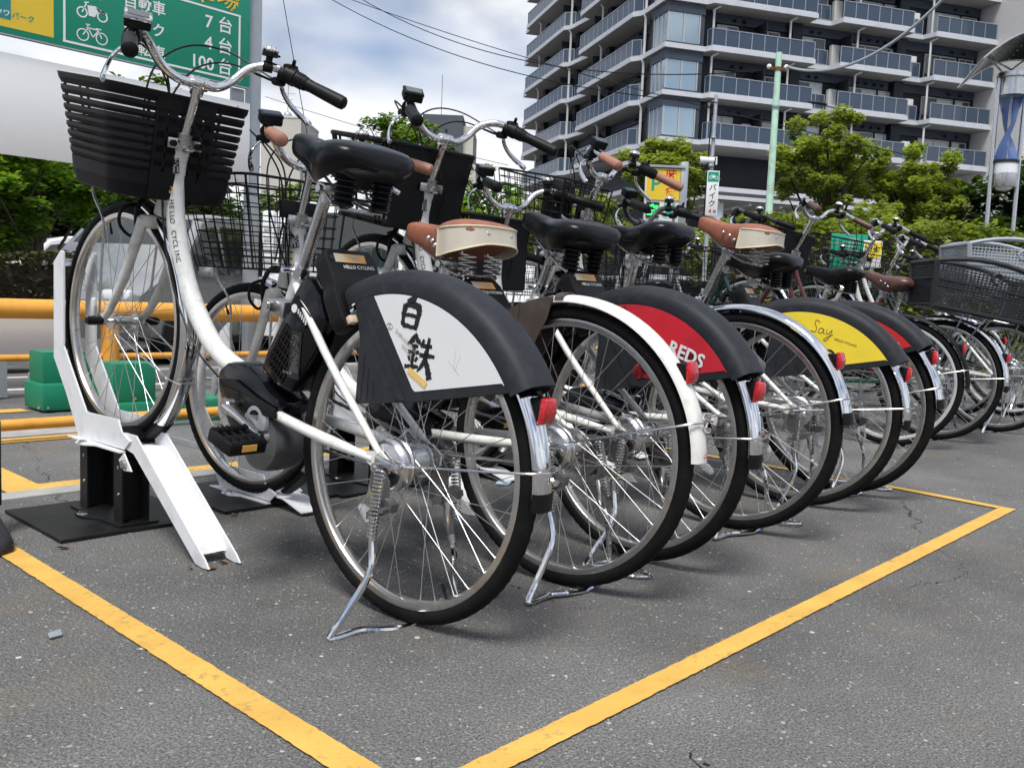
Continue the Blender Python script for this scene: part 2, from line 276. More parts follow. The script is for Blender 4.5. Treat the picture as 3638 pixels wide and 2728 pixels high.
class MB:
    """collects shapes; mesh() makes ONE mesh datablock"""
    def __init__(s): s.v = []; s.f = []; s.sm = []
    def add(s, vs, fs, smooth=False, m=None):
        o = len(s.v)
        s.v += [(m @ Vector(p)) if m else Vector(p) for p in vs]
        s.f += [tuple(i + o for i in f) for f in fs]; s.sm += [smooth] * len(fs)
        return s
    def box(s, c, d, m=None, bev=0.0):
        x, y, z = [k / 2 for k in d]; C = Vector(c)
        if bev <= 0:
            vs = [C + Vector((a * x, b * y, e * z)) for a in (-1, 1) for b in (-1, 1) for e in (-1, 1)]
            fs = [(0, 1, 3, 2), (4, 6, 7, 5), (0, 4, 5, 1), (2, 3, 7, 6), (0, 2, 6, 4), (1, 5, 7, 3)]
            return s.add(vs, fs, False, m)
        r = min(bev, x * .99, y * .99, z * .99)
        bm = bmesh.new(); bmesh.ops.create_cube(bm, size=1.0)
        for v in bm.verts: v.co = Vector((v.co.x * 2 * x, v.co.y * 2 * y, v.co.z * 2 * z)) + C
        bmesh.ops.bevel(bm, geom=bm.edges[:], offset=r, segments=2, profile=0.5, affect='EDGES')
        bm.verts.index_update()
        s.add([v.co.copy() for v in bm.verts], [[v.index for v in f.verts] for f in bm.faces], True, m); bm.free(); return s
    def tube(s, pts, r, n=8, closed=False, caps=True, m=None, flat=1.0):
        P = [Vector(p) for p in pts]; N = len(P)
        rr = r if isinstance(r, (list, tuple)) else [r] * N
        T = []
        for i in range(N):
            a = P[(i - 1) % N] if closed else P[max(i - 1, 0)]; b = P[(i + 1) % N] if closed else P[min(i + 1, N - 1)]
            d = b - a
            T.append(d.normalized() if d.length > 1e-9 else Vector((0, 0, 1)))
        up = Vector((0, 0, 1)) if abs(T[0].z) < 0.9 else Vector((1, 0, 0))
        nrm = (up - T[0] * up.dot(T[0])).normalized(); vs = []; fs = []
        for i in range(N):
            nrm = nrm - T[i] * nrm.dot(T[i])
            nrm = nrm.normalized() if nrm.length > 1e-9 else T[i].orthogonal().normalized()
            bn = T[i].cross(nrm)
            for k in range(n):
                a = 2 * pi * (k + .5) / n
                vs.append(P[i] + (nrm * cos(a) * flat + bn * sin(a)) * rr[i])
        for i in range(N if closed else N - 1):
            j = (i + 1) % N
            for k in range(n):
                k2 = (k + 1) % n; fs.append((i * n + k, i * n + k2, j * n + k2, j * n + k))
        if caps and not closed: fs.append(tuple(range(n))[::-1]); fs.append(tuple((N - 1) * n + k for k in range(n)))
        return s.add(vs, fs, n > 4, m)
    def arc(s, prof, a0, a1, n, c=(0, 0, 0), closed_prof=False, m=None, smooth=True):
        """profile of (x, r) swept round the x axis; angles in degrees from +y towards +z"""
        full = abs(a1 - a0) >= 359.9; N = n if full else n + 1; K = len(prof); C = Vector(c); vs = []; fs = []
        for i in range(N):
            a = radians(a0 + (a1 - a0) * i / n)
            for x, r in prof: vs.append(C + Vector((x, r * cos(a), r * sin(a))))
        for i in range(n):
            j = (i + 1) % N
            for k in range(K if closed_prof else K - 1):
                k2 = (k + 1) % K; fs.append((i * K + k, i * K + k2, j * K + k2, j * K + k))
        if closed_prof and not full: fs.append(tuple(range(K))); fs.append(tuple((N - 1) * K + k for k in range(K))[::-1])
        return s.add(vs, fs, smooth, m)
    def prism(s, pts, x0, x1, axis='x', m=None, smooth=False):
        """polygon extruded along an axis: pts are the other two coordinates"""
        def mk(a, b, t): return {'x': (t, a, b), 'y': (a, t, b), 'z': (a, b, t)}[axis]
        n = len(pts); vs = [mk(a, b, x0) for a, b in pts] + [mk(a, b, x1) for a, b in pts]
        fs = [tuple(range(n))[::-1], tuple(range(n, 2 * n))] + [(i, (i + 1) % n, n + (i + 1) % n, n + i) for i in range(n)]
        return s.add(vs, fs, smooth, m)
    def strip(s, a, b, m=None, smooth=True, closed=False):
        n = len(a); vs = list(a) + list(b); fs = []
        for i in range(n if closed else n - 1):
            j = (i + 1) % n; fs.append((i, j, n + j, n + i))
        return s.add(vs, fs, smooth, m)
    def sphere(s, c, r, nu=12, nv=8, sc=(1, 1, 1), m=None):
        vs = []; fs = []; C = Vector(c)
        for j in range(nv + 1):
            t = pi * j / nv
            for i in range(nu):
                a = 2 * pi * i / nu; vs.append(C + Vector((sc[0] * r * sin(t) * cos(a), sc[1] * r * sin(t) * sin(a), sc[2] * r * cos(t))))
        for j in range(nv):
            for i in range(nu): fs.append((j * nu + i, (j + 1) * nu + i, (j + 1) * nu + (i + 1) % nu, j * nu + (i + 1) % nu))
        return s.add(vs, fs, True, m)
    def cyl(s, c, r, h, axis='x', n=16, m=None):
        d = {'x': (h / 2, 0, 0), 'y': (0, h / 2, 0), 'z': (0, 0, h / 2)}[axis]; C = Vector(c)
        return s.tube([C - Vector(d), C + Vector(d)], r, n, m=m)
    def mesh(s, name, material, fix=True):
        me = bpy.data.meshes.new(name); me.from_pydata([tuple(p) for p in s.v], [], s.f)
        me.polygons.foreach_set('use_smooth', s.sm)
        if fix:
            bm = bmesh.new(); bm.from_mesh(me); bmesh.ops.recalc_face_normals(bm, faces=bm.faces[:]); bm.to_mesh(me); bm.free()
        me.materials.append(MATS[material] if isinstance(material, str) else material)
        try: me.set_sharp_from_angle(angle=radians(38))
        except Exception: pass
        return me

def obj(name, mb, material, parent=None, mtx=None):
    me = mb.mesh(name, material) if isinstance(mb, MB) else mb
    o = bpy.data.objects.new(name, me); COL.objects.link(o)
    if parent is not None: o.parent = parent
    if mtx is not None: o.matrix_local = mtx
    return o
def thing(name, label, cat, loc=(0, 0, 0), rz=0.0, group=None, mtx=None):
    o = bpy.data.objects.new(name, None); COL.objects.link(o); o.empty_display_size = 0.05
    if mtx is not None: o.matrix_world = mtx
    else: o.location = loc; o.rotation_euler = (0, 0, rz)
    return tag(o, label, cat, group)
def tag(o, label, cat, group=None, kind=None):
    if label: o['label'] = label
    if cat: o['category'] = cat
    if group: o['group'] = group
    if kind: o['kind'] = kind
    return o
def struct(name, mb, material, kind='structure'):
    o = obj(name, mb, material); o['kind'] = kind; return o
CACHE = {}
def cached(key, fn, material):
    k = (key, material)
    if k not in CACHE: CACHE[k] = fn().mesh(key, material)
    return CACHE[k]
def T(x, y, z): return Matrix.Translation((x, y, z))
def RX(a): return Matrix.Rotation(a, 4, 'X')
def RY(a): return Matrix.Rotation(a, 4, 'Y')
def RZ(a): return Matrix.Rotation(a, 4, 'Z')
def basis(o, x, y):
    """matrix whose local x and y axes run along the given directions"""
    x = Vector(x).normalized(); y = Vector(y); y = (y - x * y.dot(x)).normalized(); z = x.cross(y); m = Matrix.Identity(4)
    for i in range(3): m[i][0] = x[i]; m[i][1] = y[i]; m[i][2] = z[i]; m[i][3] = o[i]
    return m
TXT = {}
def text_mesh(s, size=1.0, bold=0.0, material='print_black', align='LEFT', sx=1.0, shear=0.0, space=1.0):
    """built-in font lettering as a flat mesh in the xy plane"""
    key = (s, size, bold, material, align, sx, shear, space)
    if key in TXT: return TXT[key]
    cu = bpy.data.curves.new('lettering', 'FONT'); cu.body = s; cu.size = size; cu.offset = bold * size; cu.align_x = align; cu.shear = shear; cu.space_character = space
    cu.resolution_u = 3; cu.extrude = 0.0
    o = bpy.data.objects.new('lettering_tmp', cu); COL.objects.link(o)
    dg = bpy.context.evaluated_depsgraph_get(); dg.update()
    me = bpy.data.meshes.new_from_object(o.evaluated_get(dg)); me.name = 'lettering'
    COL.objects.unlink(o); bpy.data.objects.remove(o); bpy.data.curves.remove(cu)
    if sx != 1.0:
        for v in me.vertices: v.co.x *= sx
    me.materials.clear(); me.materials.append(MATS[material]); TXT[key] = me
    return me
def brush(mb, pts, ws, z=0.0, seed=1, rough=0.10):
    """one brush stroke: ribbon of changing width with a ragged edge, in the xy plane"""
    rnd = random.Random(seed); P = catmull([(p[0], p[1], z) for p in pts], 7); n = len(P); A = []; B = []
    for i, p in enumerate(P):
        t = i / (n - 1); k = t * (len(ws) - 1); j = min(int(k), len(ws) - 2); w = ws[j] + (ws[j + 1] - ws[j]) * (k - j)
        d = (P[min(i + 1, n - 1)] - P[max(i - 1, 0)]).normalized(); nn_ = Vector((-d.y, d.x, 0))
        A.append(p + nn_ * w * (1 + rnd.uniform(-rough, rough) * 2)); B.append(p - nn_ * w * (1 + rnd.uniform(-rough, rough) * 2))
    mb.strip(A, B, smooth=False)

# ---------------------------------------------------------------- ground and painted lines
def ground_z(x, y):
    d = x * 0.73 + y * 0.68
    return -0.20 * max(0.0, min(1.0, (y - 5.6) / 4.0)) * max(0.0, min(1.0, (9.0 - x) / 3.0))
def build_ground():
    mb = MB()
    xs = [-300, -60, -10] + [-3 + 0.5 * i for i in range(50)] + [26, 35, 60, 120, 400]
    ys = [-300, -60, -10] + [-2 + 0.5 * i for i in range(50)] + [26, 35, 60, 120, 400]
    vs = [(x, y, ground_z(x, y)) for y in ys for x in xs]; n = len(xs)
    mb.add(vs, [(j * n + i, j * n + i + 1, (j + 1) * n + i + 1, (j + 1) * n + i) for j in range(len(ys) - 1) for i in range(n - 1)], True)
    struct('ground', mb, 'asphalt')
build_ground()
def painted(name, pts, w, material='yellow_paint', z=0.004, jit=0.0011, seed=3):
    rnd = random.Random(seed); P = []
    for a, b in zip(pts[:-1], pts[1:]):
        a = Vector((*a, 0)); b = Vector((*b, 0)); n = max(2, int((b - a).length / 0.011))
        P += [a.lerp(b, i / n) for i in range(n)]
    P.append(Vector((*pts[-1], 0))); A = []; B = []; n = len(P)
    for i, p in enumerate(P):
        d = (P[min(i + 1, n - 1)] - P[max(i - 1, 0)]).normalized(); q = Vector((-d.y, d.x, 0))
        e = ground_z(p.x, p.y)
        A.append(p + q * (w / 2 + rnd.uniform(-jit, jit)) + Vector((0, 0, z + e))); B.append(p - q * (w / 2 + rnd.uniform(-jit, jit)) + Vector((0, 0, z + e)))
    struct(name, MB().strip(A, B, smooth=False), material)
painted('yellow_line', [(0.752, 0.40), (0.752, 3.02)], 0.054)
painted('yellow_line', [(0.78, 0.847), (3.545, 0.847)], 0.049, seed=5)
painted('yellow_line', [(3.525, 0.872), (3.575, 1.30), (3.59, 2.9)], 0.046, seed=6)
painted('yellow_line', [(0.961, 3.064), (4.6, 3.064)], 0.084, seed=7)
painted('yellow_line', [(1.02, 3.106), (1.02, 6.4)], 0.117, seed=8)
painted('yellow_line', [(0.2, 4.02), (1.72, 4.02)], 0.105, seed=9)
painted('yellow_line', [(0.2, 4.94), (1.66, 4.95)], 0.12, seed=10)
for i, (a, b) in enumerate([((1.2, 6.15), (3.2, 6.15)), ((1.2, 7.7), (4.2, 7.7)), ((3.6, 6.4), (3.6, 8.4))]): painted('parking_line', [a, b], 0.09, 'white_line', seed=20 + i)
struct('concrete_strip', MB().box((2.6, 2.972, 0.0), (5.4, 0.095, 0.012)), 'concrete')
struct('concrete_strip', MB().box((2.6, 4.22, 0.0), (5.0, 0.26, 0.016)), 'concrete')
struct('kerb', MB().box((4.2, 7.05, -0.10), (3.6, 0.14, 0.2), bev=0.02), 'concrete')

# ---------------------------------------------------------------- bicycles
RH = Vector((0, 0, 0.33)); FH = Vector((0, 1.18, 0.33))
def prism_b(pts, x0, x1, bev, axis='x', seg=2):
    mb = MB().prism(pts, x0, x1, axis); me = bpy.data.meshes.new('tmp'); me.from_pydata([tuple(v) for v in mb.v], [], mb.f)
    bm = bmesh.new(); bm.from_mesh(me); bmesh.ops.recalc_face_normals(bm, faces=bm.faces[:])
    bmesh.ops.bevel(bm, geom=bm.edges[:], offset=bev, segments=seg, profile=0.5, affect='EDGES', clamp_overlap=True)
    bm.verts.index_update(); out = MB(); out.add([v.co.copy() for v in bm.verts], [[v.index for v in f.verts] for f in bm.faces], True); bm.free(); bpy.data.meshes.remove(me)
    return out
def tyre_mb():
    mb = MB(); n = 170; K = 14; vs = []; fs = []
    for i in range(n):
        a = 2 * pi * i / n
        for k in range(K):
            b = 2 * pi * k / K; r = 0.3122 + 0.0178 * cos(b); x = 0.0178 * sin(b)
            if cos(b) > 0.25: r += (0.0009 if (i + (1 if x > 0 else 0)) % 2 else -0.0007) * (1 if cos(b) < 0.95 else 0.3)
            vs.append((x, r * cos(a), r * sin(a)))
    for i in range(n):
        for k in range(K): fs.append((i * K + k, i * K + (k + 1) % K, ((i + 1) % n) * K + (k + 1) % K, ((i + 1) % n) * K + k))
    return mb.add(vs, fs, True)
def rim_mb():
    return MB().arc([(-.0125, .300), (-.0135, .296), (-.0125, .287), (-.006, .2825), (.006, .2825), (.0125, .287), (.0135, .296), (.0125, .300), (.009, .294), (-.009, .294)], 0, 360, 80, closed_prof=True)
def spoke_mb(side, dirn, rear):
    fl = 0.034 if not rear else (0.036 if side > 0 else 0.030); rf = 0.020 if not rear else (0.030 if side > 0 else 0.046)
    a = dirn * (1.15 if not rear else 0.95)
    p0 = V3(side * fl, rf * cos(a), rf * sin(a)); p1 = V3(side * 0.003, 0.284, 0)
    mb = MB().tube([p0, p1], 0.00095, 5)
    return mb.tube([p1 - (p1 - p0).normalized() * 0.012, p1], 0.0016, 5)
def front_hub_mb():
    mb = MB().cyl((0, 0, 0), 0.0125, 0.07); mb.cyl((.034, 0, 0), .022, .004, n=20); mb.cyl((-.034, 0, 0), .022, .004, n=20)
    mb.cyl((0, 0, 0), .005, .17, n=8); return mb
def rear_hub_mb():
    mb = MB().cyl((0, 0, 0), 0.030, 0.066, n=24); mb.cyl((.036, 0, 0), .036, .004, n=24)
    mb.arc([(-.030, .002), (-.030, .050), (-.036, .053), (-.040, .050), (-.044, .053), (-.052, .053), (-.056, .047), (-.062, .044), (-.066, .030), (-.068, .002)], 0, 360, 36)
    mb.cyl((0, 0, 0), .0055, .20, n=8); mb.cyl((-.086, 0, 0), .010, .02, n=6); mb.cyl((.084, 0, 0), .010, .014, n=6)
    mb.box((-.078, -.02, 0.012), (.012, .07, .016), bev=.003); mb.box((-.074, .01, -.045), (.006, .03, .055), bev=.002)
    return mb
def cog_mb(r, teeth, x):
    mb = MB(); n = teeth * 2; pts = []
    for i in range(n): a = 2 * pi * i / n; q = r + (.004 if i % 2 else -.003); pts.append((q * cos(a), q * sin(a)))
    return mb.prism(pts, x - .0015, x + .0015)
def wheel(bike, rear, sep, rim_mat, mtx, tyre_mat='rubber'):
    nm = 'rear_wheel' if rear else 'front_wheel'
    h = obj(nm, cached(nm + '_hub', rear_hub_mb if rear else front_hub_mb, 'alloy'), None, bike, mtx)
    obj('tyre', cached('tyre', tyre_mb, tyre_mat), None, h); obj('rim', cached('rim', rim_mb, rim_mat), None, h)
    if rear: obj('sprocket', cached('sprocket', lambda: cog_mb(.034, 16, .046), 'steel'), None, h)
    if sep:
        for i in range(36):
            side = 1 if i % 2 else -1; d = 1 if (i // 2) % 2 else -1
            obj('spoke', cached('spoke%d%d%d' % (side, d, rear), lambda: spoke_mb(side, d, rear), 'spoke_steel'), None, h, RX(2 * pi * i / 36))
    else:
        def allsp():
            mb = MB()
            for i in range(36):
                side = 1 if i % 2 else -1; d = 1 if (i // 2) % 2 else -1; s = spoke_mb(side, d, rear); mb.add(s.v, s.f, True, RX(2 * pi * i / 36))
            return mb
        o = obj('spokes', cached('spokes%d' % rear, allsp, 'spoke_steel'), None, h); o['kind'] = 'stuff'
    v = obj('valve', cached('valve', lambda: MB().tube([(0, .284, 0), (0, .262, 0)], .0028, 6).tube([(0, .268, 0), (0, .252, 0)], .0042, 6), 'black_plastic'), None, h, RX(-2.2 if rear else 1.1))
    if sep: obj('reflector', cached('reflector', lambda: prism_b([(.165, -.012), (.172, -.032), (.180, -.034), (.188, -.030), (.190, .0), (.188, .030), (.180, .034), (.172, .032), (.165, .012)], -.006, .006, .003).add([], []), 'clear_lens'), None, h, RX(-.05 if not rear else -1.05))
    return h

def frame_mb():
    mb = MB()
    mb.tube([(0, .984, .835), (0, 1.036, .655)], .0235, 14)
    mb.tube(catmull([(0, .992, .80), (0, .992, .74), (0, .965, .64), (0, .905, .535), (0, .835, .455), (0, .745, .388), (0, .66, .358), (0, .57, .345)], 6), [.0235] * 12 + [.0248] * 31, 16)
    mb.tube([(0, .50, .34), (0, .43, .635)], .0165, 12)
    for s in (-1, 1):
        mb.tube(catmull([(s * .030, .43, .305), (s * .048, .34, .312), (s * .060, .20, .320), (s * .070, .03, .334)], 5), [.0125] * 12 + [.0115, .010, .009, .008], 10)
        mb.tube(catmull([(s * .012, .425, .60), (s * .038, .36, .575), (s * .052, .22, .475), (s * .070, .015, .350)], 5), [.0090] * 12 + [.0085, .008, .0075, .007], 10)
        mb.prism([(-.02, .345), (.01, .358), (.05, .345), (.045, .325), (.0, .312), (-.022, .322)], s * .072 - .003, s * .072 + .003)
    mb.box((0, .37, .585), (.07, .02, .016), bev=.004)
    return mb
def private_frame_mb():
    mb = MB()
    mb.tube([(0, .972, .86), (0, 1.036, .655)], .019, 12)
    mb.tube(catmull([(0, 1.01, .74), (0, .93, .60), (0, .80, .44), (0, .66, .33), (0, .50, .285)], 6), .0165, 12)
    mb.tube(catmull([(0, .985, .82), (0, .89, .66), (0, .74, .50), (0, .52, .42)], 6), .013, 10)
    mb.tube([(0, .50, .285), (0, .40, .70)], .0155, 12)
    for s in (-1, 1):
        mb.tube([(s * .020, .49, .288), (s * .05, .3, .30), (s * .070, .01, .332)], .0095, 8)
        mb.tube([(s * .010, .41, .655), (s * .045, .30, .56), (s * .070, .01, .342)], .008, 8)
    mb.cyl((0, .50, .285), .022, .075); return mb
def fork_mb():
    mb = MB()
    mb.box((0, 1.042, .632), (.115, .034, .036), bev=.012)
    for s in (-1, 1):
        mb.tube(catmull([(s * .050, 1.040, .640), (s * .056, 1.060, .56), (s * .058, 1.092, .47), (s * .058, 1.14, .385), (s * .056, 1.18, .335)], 5), [.0145] * 6 + [.0135] * 5 + [.012] * 4 + [.0105] * 3 + [.0095, .009, .009], 12)
        mb.prism([(1.168, .322), (1.195, .322), (1.195, .348), (1.168, .352)], s * .056 - .003, s * .056 + .003)
    return mb
def headset_mb():
    mb = MB(); m = T(0, .984, .835) @ RX(radians(16.1))
    for z, r, h in ((.004, .027, .008), (.013, .0225, .009), (.022, .0255, .008), (.030, .019, .008), (.037, .021, .006)): mb.cyl((0, 0, z), r, h, 'z', 20, m)
    return mb
def stem_mb():
    mb = MB(); a = radians(16.1)
    mb.tube([(0, .984, .84), (0, .944, .975)], .0128, 14)
    mb.tube(catmull([(0, .945, .972), (0, .940, .988), (0, .936, 1.000), (0, .934, 1.012)], 3), [.0160, .0168, .0175, .0178, .0178, .0178, .0176, .0170, .0160, .012], 14)
    mb.tube([(-.022, .937, 1.0), (.022, .937, 1.0)], .0175, 14)
    mb.cyl((0, .936, 1.012), .006, .012, 'z', 6)
    return mb
BAR = [(0, .936, 1.0), (.05, .939, 1.0), (.095, .946, 1.022), (.140, .938, 1.066), (.185, .905, 1.083), (.225, .858, 1.068), (.262, .79, 1.045), (.288, .735, 1.028)]
def barx(s, p): return Vector((s * p[0], p[1], p[2]))
def handlebar_mb():
    L = [barx(-1, p) for p in BAR[::-1]] + [barx(1, p) for p in BAR[1:]]
    return MB().tube(catmull(L, 6), .0113, 14)
def flat_handlebar_mb():
    L = [(-.29, .76, 1.0), (-.22, .87, 1.03), (-.12, .935, 1.035), (0, .94, 1.0), (.12, .935, 1.035), (.22, .87, 1.03), (.29, .76, 1.0)]
    return MB().tube(catmull(L, 6), .0115, 12)
def grip_mb(s):
    A = barx(s, (.243, .826, 1.056)); B = barx(s, (.292, .724, 1.0255)); P = [A.lerp(B, t) for t in (0, .03, .06, .12, .3, .5, .7, .85, .95, .99, 1.0)]
    return MB().tube(P, [.0165, .0172, .0165, .0160, .0166, .0174, .0178, .0182, .0174, .012, .003], 14)
def shifter_mb():
    mb = MB(); A = barx(1, (.208, .882, 1.074)); B = barx(1, (.243, .828, 1.056))
    mb.tube([A.lerp(B, t) for t in (0, .05, .45, .5, .9, 1.0)], [.017, .0225, .0235, .0205, .0195, .0175], 18)
    mb.box(A.lerp(B, .25) + V3(.0, .004, .018), (.034, .030, .022), bev=.007)
    mb.tube([A.lerp(B, .3) + V3(0, 0, .02), A.lerp(B, .3) + V3(-.006, -.012, .040)], .005, 8)
    for i in range(16):
        for j in range(3):
            a = 2 * pi * i / 16; q = A.lerp(B, .58 + .1 * j); d = (B - A).normalized(); n1_ = d.orthogonal().normalized(); n2_ = d.cross(n1_)
            mb.box(q + (n1_ * cos(a) + n2_ * sin(a)) * .0198, (.0028, .0028, .0028))
    return mb
def lever_mb(s):
    pts = [(.205, .888, 1.052), (.222, .905, 1.035), (.240, .905, 1.012), (.258, .888, .988), (.276, .862, .968), (.284, .845, .958)]
    mb = MB().tube(catmull([barx(s, p) for p in pts], 4), [.005] + [.0055 + .0002 * i for i in range(18)] + [.0085, .007], 8, flat=0.7)
    return mb
def lever_body_mb(s):
    mb = MB(); c = barx(s, (.205, .886, 1.070)); mb.tube([c + V3(-.007 * s, .006, .002), c + V3(.010 * s, -.012, -.004)], .0185, 14)
    mb.box(c + V3(0, .014, -.020), (.03, .034, .022), bev=.008); mb.tube([c + V3(-.01 * s, .03, -.02), c + V3(-.045 * s, .055, -.012)], .0035, 8); return mb
def bell_mb():
    mb = MB(); c = barx(1, (.172, .905, 1.118)); mb.arc([(0, .020), (.004, .0215), (.010, .0195), (.015, .013), (.0175, .002)], 0, 360, 20, m=T(*c) @ RY(-pi / 2)); return mb
def bell_base_mb():
    mb = MB(); c = barx(1, (.172, .905, 1.118)); mb.cyl(c + V3(0, 0, -.006), .0205, .012, 'z', 18); mb.tube([c + V3(0, 0, -.01), barx(1, (.172, .908, 1.080))], .009, 8)
    mb.tube([barx(1, (.163, .915, 1.08)), barx(1, (.181, .900, 1.08))], .0145, 12); mb.box(c + V3(.02, -.004, -.006), (.016, .008, .006), bev=.002); return mb
def display_mb(rim):
    c = barx(-1, (.205, .872, 1.105)); m = T(*c) @ RZ(-.45) @ RX(.45)
    if rim: return MB().box((0, 0, .008), (.060, .046, .010), m, bev=.004)
    mb = MB().box((0, 0, -.006), (.058, .044, .022), m, bev=.005); mb.tube([c + V3(.0, 0, -.01), barx(-1, (.205, .884, 1.076))], .011, 8); mb.tube([barx(-1, (.195, .895, 1.079)), barx(-1, (.214, .872, 1.073))], .0155, 12); return mb
def display_glass_mb():
    c = barx(-1, (.205, .872, 1.105)); m = T(*c) @ RZ(-.45) @ RX(.45); return MB().box((0, 0, .0132), (.046, .032, .002), m)

SEC = [(-.174, .034, .072, .022), (-.167, .070, .088, .036), (-.148, .098, .100, .050), (-.108, .112, .106, .076), (-.062, .101, .102, .090), (-.020, .071, .095, .088), (.020, .046, .092, .076), (.060, .035, .096, .062), (.100, .030, .100, .052), (.122, .021, .096, .040), (.130, .006, .086, .024)]
CR0 = [(-.80, -1), (-.95, -.78), (-1.0, -.52), (-.96, -.27), (-.80, -.10), (-.45, -.02), (0, -.0), (.45, -.02), (.80, -.10), (.96, -.27), (1.0, -.52), (.95, -.78), (.80, -1)]
def saddle_mb(grow=0.0, sharp=0.0):
    mb = MB(); vs = []; fs = []
    A_ = catmull([(s[0], s[1], s[2]) for s in SEC], 5); D_ = catmull([(s[0], s[3], 0) for s in SEC], 5)
    S2 = [(a_.x, max(.004, a_.y), a_.z, max(.01, d_.y)) for a_, d_ in zip(A_, D_)]
    CR = [(c_.x, c_.y) for c_ in catmull([(x_, z_, 0) for x_, z_ in CR0], 3)]; K = len(CR) + 3
    for y, w, top, d in S2:
        for fx, fz in CR: vs.append(((w + grow) * fx, y, top + grow + d * fz))
        vs += [(.6 * w, y, top - .75 * d), (0, y, top - .55 * d), (-.6 * w, y, top - .75 * d)]
    n = len(S2)
    for i in range(n - 1):
        for k in range(K): fs.append((i * K + k, i * K + (k + 1) % K, (i + 1) * K + (k + 1) % K, (i + 1) * K + k))
    fs.append(tuple(range(K))); fs.append(tuple((n - 1) * K + k for k in range(K))[::-1])
    return mb.add(vs, fs, True)
def saddle_outline(y_max, off, zlo, zhi, n=26):
    """strip that wraps the saddle's back"""
    side = [(w, y, top, d) for y, w, top, d in SEC if y <= y_max]
    right = [(w + off, y - (off if y < -.15 else 0), top, d) for w, y, top, d in side]
    pts = [(-w, y, t, d) for w, y, t, d in right[::-1]] + right
    pl = catmull([(x, y, 0) for x, y, t, d in pts], 4); m = len(pl); lo = []; hi = []
    for i, p in enumerate(pl):
        u = i / (m - 1); arch = sin(pi * u)
        lo.append(V3(p.x, p.y, zlo + .036 * max(0, arch) ** 1.3)); hi.append(V3(p.x * .985, p.y + .006 * arch, zhi + .010 * arch))
    return lo, hi
def saddle_panel_mb():
    lo, hi = saddle_outline(-.05, .0035, .010, .078); return MB().strip(lo, hi)
def saddle_piping_mb():
    lo, hi = saddle_outline(-.05, .004, .010, .078); return MB().tube(lo + hi[::-1], .0022, 6, closed=True)
def rivets_mb():
    mb = MB()
    for s in (-1, 1):
        for y, z in ((-.02, .048), (-.045, .036), (.012, .056)): 
            w = .076 + (.017 if y < -.03 else (.0 if y < -.01 else -.020)); mb.sphere((s * (w + .002), y, z), .006, 8, 6, (.5, 1, 1))
    for x in (-.045, .045): mb.sphere((x, -.172, .070), .0065, 8, 6, (1, .5, 1))
    return mb
def bellows_mb(s):
    pr = []
    for i in range(5): z = -.030 + i * .012; pr += [(z, .018), (z + .004, .0235), (z + .008, .0235), (z + .0115, .018)]
    return MB().arc([(-.030, .002)] + pr + [(.031, .002)], 0, 360, 18, m=T(s * .050, -.112, 0) @ RY(-pi / 2))
def coil_mb(s):
    P = [(s * .050 + .021 * cos(t * 2 * pi), -.115 + .021 * sin(t * 2 * pi), -.034 + .0125 * t) for t in [i / 14 for i in range(14 * 4 + 8)]]
    return MB().tube(P, .0026, 6)
def saddle_rails_mb():
    mb = MB()
    for s in (-1, 1): mb.tube(catmull([(s * .050, -.112, -.032), (s * .040, -.07, -.030), (s * .022, 0, -.004), (s * .016, .06, .030), (s * .010, .10, .062)], 5), .0036, 6)
    mb.tube([(-.060, -.112, -.034), (.060, -.112, -.034)], .0045, 6); mb.box((0, -.002, -.004), (.05, .038, .024), bev=.006); mb.cyl((0, -.002, -.006), .0085, .064, n=8); mb.cyl((0, 0, -.02), .0155, .03, 'z', 12); return mb

def rrect(hx, y0, y1, r, n=6):
    out = []
    for cx_, cy_, a0 in ((hx - r, y1 - r, 0), (-hx + r, y1 - r, 90), (-hx + r, y0 + r * .72, 180), (hx - r, y0 + r * .72, 270)):
        rr = r if a0 < 180 else r * .72
        if a0 == 180: cx_ = -hx + rr
        if a0 == 270: cx_ = hx - rr
        for i in range(n + 1): a = radians(a0 + 90 * i / n); out.append((cx_ + rr * cos(a), cy_ + rr * sin(a)))
    return out
def basket_ring(t):
    """outline of the basket at height fraction t (0 bottom, 1 top)"""
    return [(x, y, .702 + .262 * t) for x, y in rrect(.160 + .036 * t, .982 - .004 * t, 1.245 + .068 * t, .070)]
def slat_mb(t0, t1, lip=0.0):
    a = [V3(*p) for p in basket_ring(t0)]; b = [V3(*p) for p in basket_ring(t1)]; n = len(a); c = Vector((0, 1.13, 0)); th = .0026
    def out(p, k):
        d = Vector((p.x, p.y - 1.13, 0)).normalized(); return p + d * k
    A = [out(p, .0) for p in a]; B = [out(p, .0022 + lip) for p in b]; Bi = [out(p, .0022 + lip - th) for p in b]; Ai = [out(p, -th) for p in a]
    mid = [out((p + q) / 2, .0042 + lip * .3) for p, q in zip(a, b)]
    mb = MB(); mb.strip(A, mid, closed=True); mb.strip(mid, B, closed=True); mb.strip(B, Bi, closed=True); mb.strip(Bi, Ai, closed=True); mb.strip(Ai, A, closed=True); return mb
